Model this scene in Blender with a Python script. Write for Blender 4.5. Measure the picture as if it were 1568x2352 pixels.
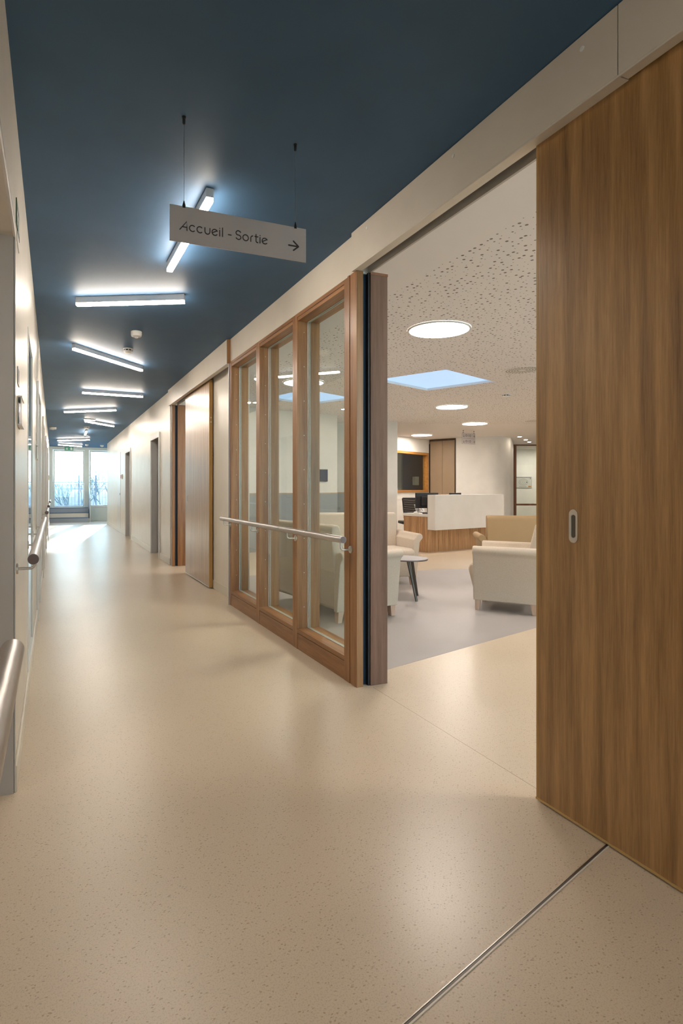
import bpy, bmesh, math, random
from mathutils import Vector, Matrix
S = bpy.context.scene
for o in list(bpy.data.objects): bpy.data.objects.remove(o)
PI = math.pi
R = math.radians

# ---------------------------------------------------------------- camera
cd = bpy.data.cameras.new('camera'); cam = bpy.data.objects.new('camera', cd); S.collection.objects.link(cam)
cam.location = (0, 0, 1.16); cam.rotation_euler = (R(90), 0, R(-20.887))
cd.sensor_fit = 'AUTO'; cd.sensor_width = 36; cd.lens = 1250/2352*36
cd.shift_x = (784-600)/2352; cd.shift_y = -(1176-1123)/2352
cd.clip_start = 0.02; cd.clip_end = 500
S.camera = cam
# ---------------------------------------------------------------- world, sun, exposure
w = bpy.data.worlds.new('sky'); S.world = w; w.use_nodes = True
nt = w.node_tree; nt.nodes.clear()
out = nt.nodes.new('ShaderNodeOutputWorld'); bg = nt.nodes.new('ShaderNodeBackground')
tc = nt.nodes.new('ShaderNodeTexCoord'); sp = nt.nodes.new('ShaderNodeSeparateXYZ'); cr = nt.nodes.new('ShaderNodeValToRGB')
nt.links.new(tc.outputs['Generated'], sp.inputs[0]); nt.links.new(sp.outputs['Z'], cr.inputs[0])
cr.color_ramp.elements[0].position = 0.0; cr.color_ramp.elements[0].color = (0.64, 0.91, 1.0, 1)
cr.color_ramp.elements[1].position = 0.75; cr.color_ramp.elements[1].color = (0.36, 0.60, 1.0, 1)
nt.links.new(cr.outputs[0], bg.inputs[0]); bg.inputs[1].default_value = 5.8
nt.links.new(bg.outputs[0], out.inputs[0])
sd = bpy.data.lights.new('sun', 'SUN'); sun = bpy.data.objects.new('sun', sd); S.collection.objects.link(sun)
sd.energy = 12; sd.angle = R(0.9); sd.color = (1.0, 0.95, 0.86)
sun.location = (3, 30, 12)
sun.rotation_euler = Vector((-0.18, -1, -0.25)).to_track_quat('-Z', 'Y').to_euler()
S.view_settings.view_transform = 'Standard'; S.view_settings.look = 'None'
S.view_settings.exposure = 0.0; S.view_settings.gamma = 1.0; S.view_settings.use_curve_mapping = False
LAMP = 82.0      # linear lamps
DISC = 60.0      # round panels
DOWN = 90.0      # small downlights

# ---------------------------------------------------------------- material helpers
def new_mat(name):
    m = bpy.data.materials.new(name); m.use_nodes = True
    n = m.node_tree; b = n.nodes['Principled BSDF']
    return m, n, b
def coords(n, space='Object', scale=(1, 1, 1), rot=(0, 0, 0)):
    tc = n.nodes.new('ShaderNodeTexCoord'); mp = n.nodes.new('ShaderNodeMapping')
    mp.inputs['Scale'].default_value = scale; mp.inputs['Rotation'].default_value = rot
    n.links.new(tc.outputs[space], mp.inputs[0]); return mp.outputs[0]
def noise(n, vec, scale, detail=2, rough=0.5):
    t = n.nodes.new('ShaderNodeTexNoise'); t.inputs['Scale'].default_value = scale
    t.inputs['Detail'].default_value = detail; t.inputs['Roughness'].default_value = rough
    n.links.new(vec, t.inputs['Vector']); return t.outputs['Fac']
def ramp(n, fac, stops):
    r = n.nodes.new('ShaderNodeValToRGB'); e = r.color_ramp.elements
    while len(e) < len(stops): e.new(0.5)
    for k, (p, c) in enumerate(stops):
        e[k].position = p; e[k].color = tuple(c) + (1,) if len(c) == 3 else c
    n.links.new(fac, r.inputs[0]); return r.outputs[0]
def mathn(n, op, a, b=None, c=None):
    t = n.nodes.new('ShaderNodeMath'); t.operation = op
    for k, v in enumerate((a, b, c)):
        if v is None: continue
        if isinstance(v, (int, float)): t.inputs[k].default_value = v
        else: n.links.new(v, t.inputs[k])
    return t.outputs[0]
def bump(n, b, h, strength, dist=0.002):
    t = n.nodes.new('ShaderNodeBump'); t.inputs['Strength'].default_value = strength; t.inputs['Distance'].default_value = dist
    n.links.new(h, t.inputs['Height']); n.links.new(t.outputs[0], b.inputs['Normal'])
def mixc(n, f, a, b_):
    t = n.nodes.new('ShaderNodeMix'); t.data_type = 'RGBA'
    if isinstance(f, (int, float)): t.inputs[0].default_value = f
    else: n.links.new(f, t.inputs[0])
    for k, v in ((6, a), (7, b_)):
        if isinstance(v, tuple): t.inputs[k].default_value = v + (1,)
        else: n.links.new(v, t.inputs[k])
    return t.outputs[2]
def paint(name, col, rough=0.5, spec=0.5, bs=0.15, sc=60, metal=0.0, var=0.03):
    m, n, b = new_mat(name); v = coords(n)
    f = noise(n, v, 3.0, 3)
    c0 = tuple(x*(1-var) for x in col); c1 = tuple(min(1, x*(1+var)) for x in col)
    n.links.new(ramp(n, f, [(0.35, c0), (0.65, c1)]), b.inputs['Base Color'])
    b.inputs['Roughness'].default_value = rough; b.inputs['Specular IOR Level'].default_value = spec
    b.inputs['Metallic'].default_value = metal
    bump(n, b, noise(n, v, sc, 2), bs, 0.001)
    return m
def emit(name, col, strength, rough=0.4):
    m, n, b = new_mat(name)
    b.inputs['Base Color'].default_value = (0.8, 0.8, 0.8, 1)
    b.inputs['Roughness'].default_value = rough
    v = coords(n); f = noise(n, v, 2.0, 1)
    n.links.new(ramp(n, f, [(0.3, tuple(x*0.99 for x in col)), (0.7, col)]), b.inputs['Emission Color'])
    b.inputs['Emission Strength'].default_value = strength
    return m
def wood(name, dark, mid, light, rough=0.42, wide=18.0, axis='z', spec=0.5, strip=True):
    m, n, b = new_mat(name)
    k = 0.35
    sc = {'z': (1, 1, k*0.12), 'y': (1, k*0.12, 1), 'x': (k*0.12, 1, 1)}[axis]
    v = coords(n, 'Object', sc)
    f1 = noise(n, v, wide, 3, 0.6); f2 = noise(n, v, wide*9, 3, 0.65)
    a = mathn(n, 'MULTIPLY_ADD', f2, 0.35, mathn(n, 'MULTIPLY', f1, 0.75))
    c = ramp(n, a, [(0.36, dark), (0.52, mid), (0.70, light)])
    n.links.new(c, b.inputs['Base Color'])
    b.inputs['Roughness'].default_value = rough; b.inputs['Specular IOR Level'].default_value = spec
    bump(n, b, f2, 0.12, 0.0008)
    return m

M = {}
M['wall'] = paint('wall_paint', (0.74, 0.69, 0.61), 0.34, 0.5, 0.12, 45)
M['lobby_wall'] = paint('lobby_wall_paint', (0.80, 0.77, 0.72), 0.6, 0.4, 0.1, 60)
M['blue_ceiling'] = paint('blue_ceiling_paint', (0.048, 0.112, 0.205), 0.55, 0.3, 0.1, 14, var=0.05)
M['white'] = paint('white_lacquer', (0.80, 0.79, 0.77), 0.4, 0.5, 0.03)
M['fascia'] = paint('fascia_paint', (0.66, 0.60, 0.52), 0.42, 0.5, 0.08)
M['jamb'] = paint('jamb_shaded_paint', (0.46, 0.43, 0.40), 0.5, 0.5, 0.08)  # greyer than the wall beige: niche shade is put into the colour
M['doorgrey'] = paint('grey_door_paint', (0.42, 0.42, 0.42), 0.45)
M['archi'] = paint('architrave_paint', (0.70, 0.69, 0.67), 0.3)
M['skirting'] = paint('skirting_cream', (0.72, 0.67, 0.58), 0.35)
M['black'] = paint('black_plastic', (0.012, 0.012, 0.014), 0.45)
M['slot'] = paint('slot_blue', (0.008, 0.028, 0.055), 0.5)
M['steel'] = paint('brushed_steel', (0.62, 0.58, 0.53), 0.33, 0.5, 0.2, 200, metal=1.0)
M['rail'] = paint('handrail_metal', (0.52, 0.485, 0.46), 0.38, 0.5, 0.25, 90, metal=0.85, var=0.12)
M['cap'] = paint('rail_cap', (0.16, 0.11, 0.10), 0.5, metal=0.4)
M['alu'] = paint('anodised_edge', (0.55, 0.56, 0.60), 0.35, metal=0.7)
M['lamp_body'] = paint('lamp_housing', (0.70, 0.69, 0.68), 0.4)
M['lamp'] = emit('lamp_diffuser', (1.0, 0.87, 0.73), LAMP)
M['disc'] = emit('disc_diffuser', (1.0, 0.89, 0.79), DISC)
M['down'] = emit('downlight_lens', (1.0, 0.85, 0.68), DOWN)
M['skylight'] = emit_dark = emit('sky_panel', (0.47, 0.69, 1.0), 1.0)
M['sign'] = paint('sign_plate', (0.52, 0.47, 0.455), 0.4, 0.5, 0.02)
M['ink'] = paint('sign_ink', (0.045, 0.032, 0.030), 0.6)
M['walnut'] = wood('laminate_door', (0.165, 0.080, 0.022), (0.30, 0.160, 0.054), (0.45, 0.26, 0.10), 0.30, 24)
M['walnut'].node_tree.nodes['Principled BSDF'].inputs['Coat Weight'].default_value = 0.6
M['walnut'].node_tree.nodes['Principled BSDF'].inputs['Coat Roughness'].default_value = 0.28
M['walnut_edge'] = wood('laminate_edge', (0.34, 0.19, 0.05), (0.42, 0.25, 0.075), (0.5, 0.31, 0.11), 0.4, 30)
M['door_seal'] = wood('door_seal', (0.42, 0.27, 0.10), (0.50, 0.33, 0.13), (0.55, 0.38, 0.17), 0.4, 20, 'y')
M['oak'] = wood('frame_wood', (0.16, 0.068, 0.023), (0.27, 0.125, 0.046), (0.38, 0.195, 0.078), 0.34, 16)
M['oak_y'] = wood('frame_wood_horizontal', (0.16, 0.068, 0.023), (0.27, 0.125, 0.046), (0.38, 0.195, 0.078), 0.34, 16, 'y')
M['oak_end'] = wood('post_end_wood', (0.125, 0.068, 0.045), (0.185, 0.103, 0.070), (0.24, 0.135, 0.095), 0.55, 22, spec=0.25)
M['desk_wood'] = wood('desk_wood', (0.22, 0.10, 0.035), (0.42, 0.22, 0.095), (0.58, 0.35, 0.18), 0.45, 34)
M['orange_wood'] = wood('window_wood', (0.36, 0.15, 0.03), (0.45, 0.20, 0.045), (0.52, 0.25, 0.07), 0.4, 14, 'x')
M['leg_wood'] = wood('leg_wood', (0.48, 0.32, 0.23), (0.56, 0.39, 0.29), (0.62, 0.45, 0.34), 0.45, 20)
M['desk_white'] = paint('desk_solid_surface', (0.80, 0.74, 0.67), 0.4, 0.5, 0.02)
M['cupboard'] = paint('cupboard_tan', (0.34, 0.24, 0.15), 0.5)
M['dark_edge'] = paint('dark_brown_edge', (0.07, 0.042, 0.02), 0.5)
M['redbrown'] = wood('redbrown_wood', (0.16, 0.06, 0.025), (0.22, 0.09, 0.045), (0.28, 0.12, 0.06), 0.4, 16)
M['wainscot'] = paint('wainscot_greyblue', (0.30, 0.325, 0.34), 0.5)
M['cap_wood'] = wood('cap_wood', (0.38, 0.26, 0.16), (0.46, 0.33, 0.22), (0.52, 0.39, 0.27), 0.45, 16, 'x')
M['navy'] = paint('office_navy', (0.04, 0.058, 0.10), 0.6)
M['greybeige'] = paint('office_grey', (0.16, 0.15, 0.13), 0.6)
M['box_grey'] = paint('grey_metal_box', (0.50, 0.50, 0.42), 0.4)
M['table_top'] = paint('table_laminate', (0.33, 0.315, 0.32), 0.5)
M['table_dark'] = paint('table_metal', (0.11, 0.095, 0.082), 0.35, metal=0.5)
M['red'] = paint('red_switch', (0.32, 0.035, 0.03), 0.4)
M['green'] = paint('green_sign', (0.02, 0.30, 0.16), 0.4)
M['green_dark'] = paint('green_sign_dark', (0.010, 0.075, 0.022), 0.4)
M['tread'] = paint('stair_tread_blue', (0.11, 0.17, 0.25), 0.5)
M['riser_grey'] = paint('stair_riser_grey', (0.30, 0.34, 0.40), 0.5)
M['frame_white'] = paint('window_frame_white', (0.62, 0.68, 0.66), 0.4)
M['outdoor_metal'] = paint('outdoor_railing', (0.16, 0.20, 0.26), 0.5, metal=0.3)
M['bark'] = paint('haze_tinted_bark', (0.085, 0.125, 0.135), 0.8, var=0.2)  # distance haze is put into the blue grey bark colour
M['brush'] = paint('haze_tinted_brush', (0.045, 0.088, 0.105), 0.9, var=0.3, sc=2)  # blue green tone carries the haze of the distance
M['concrete'] = paint('terrace_concrete', (0.45, 0.46, 0.46), 0.8)
M['plan_paper'] = paint('plan_paper', (0.58, 0.57, 0.52), 0.4)

def fabric(name, col, dark):
    m, n, b = new_mat(name); v = coords(n)
    wv = n.nodes.new('ShaderNodeTexWave'); wv.inputs['Scale'].default_value = 130; wv.inputs['Distortion'].default_value = 2.5; wv.bands_direction = 'Z'
    wv.inputs['Detail'].default_value = 2; n.links.new(v, wv.inputs['Vector'])
    f = noise(n, coords(n, 'Object', (1, 1, 3)), 130, 3, 0.7)
    a = mathn(n, 'MULTIPLY_ADD', wv.outputs['Fac'], 0.25, mathn(n, 'MULTIPLY', f, 0.9))
    n.links.new(ramp(n, a, [(0.35, dark), (0.75, col)]), b.inputs['Base Color'])
    b.inputs['Roughness'].default_value = 0.9; b.inputs['Specular IOR Level'].default_value = 0.2
    b.inputs['Sheen Weight'].default_value = 0.2
    bump(n, b, a, 0.35, 0.0015)
    return m
M['fabric'] = fabric('woven_beige', (0.64, 0.545, 0.445), (0.45, 0.37, 0.29))
M['leather'] = paint('tan_upholstery', (0.40, 0.26, 0.13), 0.5, 0.4, 0.1, 90)
M['tan_light'] = paint('tan_top', (0.46, 0.32, 0.17), 0.45, 0.4, 0.1, 90)

def glass(name, tint=(0.93, 0.97, 0.95), boost=1.0):
    m = bpy.data.materials.new(name); m.use_nodes = True; n = m.node_tree; n.nodes.clear()
    o = n.nodes.new('ShaderNodeOutputMaterial'); mx = n.nodes.new('ShaderNodeMixShader')
    t = n.nodes.new('ShaderNodeBsdfTransparent'); g = n.nodes.new('ShaderNodeBsdfGlossy')
    t.inputs[0].default_value = tint + (1,); g.inputs['Roughness'].default_value = 0.01
    g.inputs[0].default_value = (1, 1, 1, 1)
    lw = n.nodes.new('ShaderNodeLayerWeight'); lw.inputs[0].default_value = 0.5
    v = coords(n); nz = noise(n, v, 1.5, 1)
    f = mathn(n, 'MULTIPLY_ADD', mathn(n, 'POWER', lw.outputs['Facing'], 4.8), 0.80*boost, 0.032)
    f = mathn(n, 'MULTIPLY', f, mathn(n, 'MULTIPLY_ADD', nz, 0.04, 0.98))
    n.links.new(f, mx.inputs[0]); n.links.new(t.outputs[0], mx.inputs[1]); n.links.new(g.outputs[0], mx.inputs[2])
    n.links.new(mx.outputs[0], o.inputs[0]); return m
M['glass'] = glass('clear_glass')
M['glass_end'] = glass('window_glass', (0.94, 0.99, 0.99))

def floor_mat(name, c0, c1, fleck, rough=0.30, amt=0.5):
    m, n, b = new_mat(name)
    v = coords(n, 'Object')
    big = noise(n, v, 0.8, 3); fine = noise(n, v, 240, 2, 0.7)
    base = ramp(n, big, [(0.3, c0), (0.7, c1)])
    v2 = coords(n, 'Object', (1.0, 1.7, 1.0), (0, 0, 0.5))
    dist = n.nodes.new('ShaderNodeTexNoise'); dist.inputs['Scale'].default_value = 60; dist.inputs['Detail'].default_value = 1
    n.links.new(v2, dist.inputs['Vector'])
    mv = n.nodes.new('ShaderNodeVectorMath'); mv.operation = 'MULTIPLY_ADD'
    mv.inputs[1].default_value = (0.012, 0.012, 0.012)
    n.links.new(dist.outputs['Color'], mv.inputs[0]); n.links.new(v2, mv.inputs[2])
    vo = n.nodes.new('ShaderNodeTexVoronoi'); vo.inputs['Scale'].default_value = 95
    n.links.new(mv.outputs[0], vo.inputs['Vector'])
    sep = n.nodes.new('ShaderNodeSeparateColor'); n.links.new(vo.outputs['Color'], sep.inputs[0])
    small = mathn(n, 'LESS_THAN', vo.outputs['Distance'], 0.30)
    sel = mathn(n, 'GREATER_THAN', sep.outputs[0], 0.72)
    fl = mathn(n, 'MULTIPLY', mathn(n, 'MULTIPLY', small, sel), amt)
    c = mixc(n, mathn(n, 'MULTIPLY', mathn(n, 'GREATER_THAN', fine, 0.56), 0.22), base, fleck)
    c = mixc(n, fl, c, fleck)
    n.links.new(c, b.inputs['Base Color'])
    rr = mathn(n, 'MULTIPLY_ADD', noise(n, v, 3.0, 4, 0.6), 0.05, rough)
    n.links.new(rr, b.inputs['Roughness']); b.inputs['Specular IOR Level'].default_value = 0.5
    bump(n, b, noise(n, v, 14, 3), 0.06, 0.002)
    return m
M['floor'] = floor_mat('vinyl_floor', (0.60, 0.495, 0.370), (0.65, 0.54, 0.41), (0.25, 0.16, 0.075), 0.28)
M['floor_grey'] = floor_mat('vinyl_floor_grey', (0.345, 0.32, 0.31), (0.38, 0.35, 0.335), (0.30, 0.26, 0.23), 0.45, 0.3)

def perforated():
    m, n, b = new_mat('perforated_plaster')
    v = coords(n, 'Object')
    vo = n.nodes.new('ShaderNodeTexVoronoi'); vo.voronoi_dimensions = '2D'; vo.inputs['Scale'].default_value = 19.0
    vo.inputs['Randomness'].default_value = 0.72
    n.links.new(v, vo.inputs['Vector'])
    sepc = n.nodes.new('ShaderNodeSeparateColor'); n.links.new(vo.outputs['Color'], sepc.inputs[0])
    # three drill sizes picked cell by cell
    thr = mathn(n, 'ADD', 0.068, mathn(n, 'ADD', mathn(n, 'MULTIPLY', mathn(n, 'GREATER_THAN', sepc.outputs[0], 0.45), 0.052), mathn(n, 'MULTIPLY', mathn(n, 'GREATER_THAN', sepc.outputs[0], 0.78), 0.065)))
    holes = mathn(n, 'LESS_THAN', vo.outputs['Distance'], thr)
    sx = n.nodes.new('ShaderNodeSeparateXYZ'); n.links.new(v, sx.inputs[0])
    # the perforated field keeps a plain margin along the partition and towards the desk
    a = mathn(n, 'GREATER_THAN', sx.outputs['X'], 2.42)
    d = mathn(n, 'MULTIPLY_ADD', sx.outputs['X'], 0.36, mathn(n, 'MULTIPLY', sx.outputs['Y'], 0.934))
    k = mathn(n, 'LESS_THAN', d, 12.6)
    hf = mathn(n, 'MULTIPLY', holes, mathn(n, 'MULTIPLY', a, k))
    n.links.new(mixc(n, hf, (0.82, 0.795, 0.79), (0.20, 0.175, 0.16)), b.inputs['Base Color'])
    b.inputs['Roughness'].default_value = 0.8
    bump(n, b, mathn(n, 'SUBTRACT', 1.0, hf), 0.6, 0.004)
    return m
M['perf'] = perforated()

M['skylight'].node_tree.nodes['Principled BSDF'].inputs['Base Color'].default_value = (0.05, 0.05, 0.05, 1)
# ---------------------------------------------------------------- mesh helpers
def link(o): S.collection.objects.link(o); return o
def box(bm, x0, x1, y0, y1, z0, z1):
    vs = [bm.verts.new(p) for p in ((x0, y0, z0), (x1, y0, z0), (x1, y1, z0), (x0, y1, z0), (x0, y0, z1), (x1, y0, z1), (x1, y1, z1), (x0, y1, z1))]
    for f in ((3, 2, 1, 0), (4, 5, 6, 7), (0, 1, 5, 4), (1, 2, 6, 5), (2, 3, 7, 6), (3, 0, 4, 7)): bm.faces.new([vs[i] for i in f])
def prism(bm, pts, a, b, axis='y'):
    """closed 2D outline extruded from a to b along an axis: outline is (x,z) for y, (y,z) for x, (x,y) for z"""
    def P(p, t):
        return {'y': (p[0], t, p[1]), 'x': (t, p[0], p[1]), 'z': (p[0], p[1], t)}[axis]
    va = [bm.verts.new(P(p, a)) for p in pts]; vb = [bm.verts.new(P(p, b)) for p in pts]
    k = len(pts)
    bm.faces.new(va[::-1]); bm.faces.new(vb)
    for i in range(k): bm.faces.new([va[i], va[(i+1) % k], vb[(i+1) % k], vb[i]])
def tube(bm, pts, r, seg=12, caps=True, radii=None):
    pts = [Vector(p) for p in pts]; rings = []
    prev = None
    for i, p in enumerate(pts):
        d = (pts[min(i+1, len(pts)-1)] - pts[max(i-1, 0)]).normalized()
        if prev is None:
            up = Vector((0, 0, 1)) if abs(d.z) < 0.9 else Vector((1, 0, 0))
            u = d.cross(up).normalized()
        else:
            u = (prev - d*prev.dot(d)).normalized()
        prev = u; v = d.cross(u)
        rr = radii[i] if radii else r
        rings.append([bm.verts.new(p + u*rr*math.cos(t*2*PI/seg) + v*rr*math.sin(t*2*PI/seg)) for t in range(seg)])
    for a, b in zip(rings, rings[1:]):
        for t in range(seg): bm.faces.new([a[t], a[(t+1) % seg], b[(t+1) % seg], b[t]])
    if caps: bm.faces.new(rings[0][::-1]); bm.faces.new(rings[-1])
def lathe(bm, prof, c=(0, 0, 0), seg=32):
    """profile of (r, z) turned about z through c"""
    rings = []
    for r, z in prof:
        if r < 1e-6: rings.append([bm.verts.new((c[0], c[1], c[2]+z))])
        else: rings.append([bm.verts.new((c[0]+r*math.cos(t*2*PI/seg), c[1]+r*math.sin(t*2*PI/seg), c[2]+z)) for t in range(seg)])
    for a, b in zip(rings, rings[1:]):
        for t in range(seg):
            q = [a[t % len(a)], a[(t+1) % len(a)], b[(t+1) % len(b)], b[t % len(b)]]
            q2 = []
            for v in q:
                if v not in q2: q2.append(v)
            if len(q2) > 2: bm.faces.new(q2)
def obj(name, bm, mat, parent=None, smooth=False, bev=0.0, loc=None, segs=2):
    bmesh.ops.recalc_face_normals(bm, faces=bm.faces)
    me = bpy.data.meshes.new(name); bm.to_mesh(me); bm.free()
    for mm in (mat if isinstance(mat, (list, tuple)) else [mat]): me.materials.append(M[mm] if isinstance(mm, str) else mm)
    o = link(bpy.data.objects.new(name, me))
    if smooth:
        me.polygons.foreach_set('use_smooth', [True]*len(me.polygons))
        try: me.set_sharp_from_angle(angle=R(38))
        except Exception: pass
    if bev:
        b = o.modifiers.new('b', 'BEVEL'); b.width = bev; b.segments = segs; b.limit_method = 'ANGLE'; b.angle_limit = R(35)
        if not smooth and segs > 2: me.polygons.foreach_set('use_smooth', [True]*len(me.polygons))
    if loc: o.location = loc
    if parent: o.parent = parent
    return o
def tag(o, label=None, cat=None, group=None, kind=None):
    if label: o['label'] = label
    if cat: o['category'] = cat
    if group: o['group'] = group
    if kind: o['kind'] = kind
    return o
def empty(name, loc=(0, 0, 0), rz=0, label=None, cat=None, group=None, kind=None):
    o = link(bpy.data.objects.new(name, None)); o.location = loc; o.rotation_euler = (0, 0, rz)
    o.empty_display_size = 0.1
    return tag(o, label, cat, group, kind)
def bxo(name, dims, mat, parent=None, bev=0.0, segs=2):
    bm = bmesh.new(); box(bm, *dims); return obj(name, bm, mat, parent, bev=bev, segs=segs)
def struct(o, label=None, cat=None): return tag(o, label, cat, None, 'structure')
def copy_tree(o, parent=None):
    c = o.copy(); link(c)
    if parent: c.parent = parent
    for ch in list(o.children): copy_tree(ch, c)
    return c
H = 2.66
# ---------------------------------------------------------------- floor
bm = bmesh.new(); box(bm, -2.2, 19.5, -6.2, 20.9, -0.12, 0)
struct(obj('floor', bm, 'floor'), 'pale beige speckled vinyl floor of the corridor', 'floor')
bm = bmesh.new(); prism(bm, [(1.87, 2.943), (9.5, 4.9), (9.5, 5.52), (4.9, 6.443), (3.2, 6.80), (1.9, 6.9)], 0.0, 0.0008, 'z')
struct(obj('floor', bm, 'floor_grey'), 'mauve grey vinyl inlay under the lounge seats', 'floor')
# metal expansion joint, dark groove between two lips
jd = Vector((0.984, 0.268, 0)).normalized(); jn = Vector((-jd.y, jd.x, 0)); ja = Vector((-0.136, 0.758, 0)); jb = Vector((1.72, 1.2635, 0))
joint = empty('trim_1', tuple(ja), label='slim dark metal joint strip running diagonally across the near floor', cat='joint strip', kind='structure')
L = (jb-ja).length; joint.rotation_euler = (0, 0, math.atan2(jd.y, jd.x))
bxo('groove', (0, L, -0.0032, 0.0032, 0.0, 0.0012), 'table_dark', joint)
bxo('lip', (0, L, 0.0032, 0.0050, 0.0, 0.0022), 'steel', joint)
bxo('lip', (0, L, -0.0066, -0.0032, 0.0, 0.0022), 'skirting', joint)
struct(bxo('trim_10', (1.7446, 1.7460, 0.9, 2.74, 0.0, 0.0003), 'redbrown'), 'hairline seam in the vinyl floor under the sliding door track', 'floor seam')
# ---------------------------------------------------------------- ceilings
bm = bmesh.new(); box(bm, -0.5, 1.74, -6.2, 20.75, H, H+0.12); box(bm, 1.74, 4.6, 17.6, 20.75, H, H+0.12)
struct(obj('ceiling', bm, 'blue_ceiling'), 'dark blue painted ceiling of the corridor', 'ceiling')
# lobby ceiling with square cut-outs for the sky panels
def quad_hole_slab(outer, holes, z0, z1):
    bm = bmesh.new()
    loops = [outer] + holes
    edges = []
    for lp in loops:
        vs = [bm.verts.new((p[0], p[1], z0)) for p in lp]
        for i in range(len(vs)): edges.append(bm.edges.new((vs[i], vs[(i+1) % len(vs)])))
    bmesh.ops.triangle_fill(bm, use_beauty=True, use_dissolve=False, edges=edges)
    r = bmesh.ops.extrude_face_region(bm, geom=list(bm.faces))
    bmesh.ops.translate(bm, vec=(0, 0, z1-z0), verts=[v for v in r['geom'] if isinstance(v, bmesh.types.BMVert)])
    return bm
SK1 = [(4.127, 6.459), (4.606, 5.559), (5.785, 5.96), (5.338, 6.871)]
SK2 = [(3.268, 8.401), (3.548, 7.421), (4.701, 7.892), (4.27, 8.769)]
bm = quad_hole_slab([(1.742, -3.2), (19.5, -3.2), (19.5, 17.4), (1.742, 17.4)], [SK1, SK2], H, H+0.12)
struct(obj('ceiling', bm, 'perf'), 'white lounge ceiling with scattered round perforations', 'ceiling')
for q, lb in ((SK1, 'pale blue luminous sky panel in lounge ceiling, past the nearest round light'),
              (SK2, 'pale blue luminous sky panel seen through the corridor glazing')):
    e = empty('sky_panel', (sum(p[0] for p in q)/4, sum(p[1] for p in q)/4, H), label=lb, cat='ceiling light', group='blue sky panels in the lounge ceiling')
    c = e.location
    bm = bmesh.new(); prism(bm, [(p[0]-c.x, p[1]-c.y) for p in q], 0.035, 0.05, 'z'); obj('diffuser', bm, 'skylight', e)
    bm = bmesh.new()
    for i in range(4):
        a = Vector(q[i])-c.xy; b_ = Vector(q[(i+1) % 4])-c.xy
        prism(bm, [tuple(a), tuple(b_), tuple(b_*0.985), tuple(a*0.985)], 0.002, 0.035, 'z')
    obj('frame', bm, 'white', e)

# ---------------------------------------------------------------- walls helper
def wall_along_y(x0, x1, y0, y1, holes, z1=H, z0=0.0):
    """wall slab between x0 and x1 with rectangular holes (ya, yb, za, zb)"""
    bm = bmesh.new(); ys = sorted({y0, y1} | {h[0] for h in holes} | {h[1] for h in holes})
    for a, b in zip(ys, ys[1:]):
        hs = [h for h in holes if h[0] <= a+1e-6 and h[1] >= b-1e-6]
        if not hs: box(bm, x0, x1, a, b, z0, z1); continue
        h = hs[0]
        if h[2] > z0: box(bm, x0, x1, a, b, z0, h[2])
        if h[3] < z1: box(bm, x0, x1, a, b, h[3], z1)
    bmesh.ops.remove_doubles(bm, verts=bm.verts, dist=1e-5)
    return bm
XL = -0.14
LD = [(5.17, 6.08), (7.65, 8.60), (10.45, 11.4), (13.6, 14.55)]     # doors of the left wall
holes = [(1.12, 2.277, 0, 2.123), (3.42, 4.15, 0.10, 2.10)] + [(a+0.03, b-0.03, 0, 2.06) for a, b in LD]
struct(obj('wall_left', wall_along_y(XL-0.22, XL, -6.2, 20.7, holes), 'wall'), 'cream corridor wall on the left with doorways', 'wall')
# niche behind the nearest opening
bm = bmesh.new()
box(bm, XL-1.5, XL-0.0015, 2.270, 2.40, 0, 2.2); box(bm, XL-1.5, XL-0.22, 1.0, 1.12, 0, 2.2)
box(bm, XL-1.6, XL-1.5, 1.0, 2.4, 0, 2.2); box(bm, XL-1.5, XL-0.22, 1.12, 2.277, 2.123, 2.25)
struct(obj('wall_niche', bm, 'jamb'), 'beige niche wall, its shade put into a greyer colour, beside the nearest handrail', 'wall')
e = empty('trim_2', (XL, 1.7, 2.12), label='pale stepped trim around the near doorway opening', cat='trim', kind='structure')
bxo('head', (-0.003, 0.006, -0.62, 0.577, 0.0, 0.022), 'white', e, 0.002)
bxo('head', (-0.003, 0.003, -0.62, 0.577, 0.030, 0.060), 'jamb', e)
bxo('side', (-0.003, 0.004, 0.577, 0.590, -2.12, 0.022), 'archi', e)
e = empty('niche_fill_light', (XL-0.85, 1.62, 2.123), 0, 'unseen round fill light added in the soffit of the near doorway niche', 'ceiling light')  # added out of view to brighten the jamb of the niche
bm = bmesh.new(); lathe(bm, [(0, -0.012), (0.11, -0.012), (0.115, -0.0005)], seg=32); obj('diffuser', bm, 'disc', e)
# right wall beyond the far opening
RD = [(9.08, 9.98), (12.75, 13.72)]
holes = [(a+0.03, b-0.03, 0, 2.08) for a, b in RD]
struct(obj('wall_right', wall_along_y(1.66, 1.86, 8.25, 18.66, holes), 'wall'), 'glossy cream corridor wall on the right with grey doorways', 'wall')
bm = wall_along_y(1.745, 1.86, 5.215, 6.95, []); 
struct(obj('wall_right', bm, 'wall'), 'cream wall recess behind the half open far sliding door', 'wall')
bm = wall_along_y(1.655, 1.742, 2.79, 5.215, [], H, 2.433)
struct(obj('wall_right', bm, 'fascia'), 'cream bulkhead above the glazed wooden screen', 'wall')
bm = wall_along_y(1.86-0.11, 1.86, -6.2, -0.2, [])
struct(obj('wall_right', bm, 'wall'), 'cream corridor wall behind the near sliding door', 'wall')
bm = bmesh.new(); box(bm, XL-0.3, 1.86, -6.3, -6.2, 0, 0.5); box(bm, XL-0.3, 1.86, -6.3, -6.2, 2.5, H); box(bm, XL-0.3, 0.0, -6.3, -6.2, 0.5, 2.5); box(bm, 1.55, 1.86, -6.3, -6.2, 0.5, 2.5)
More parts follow.
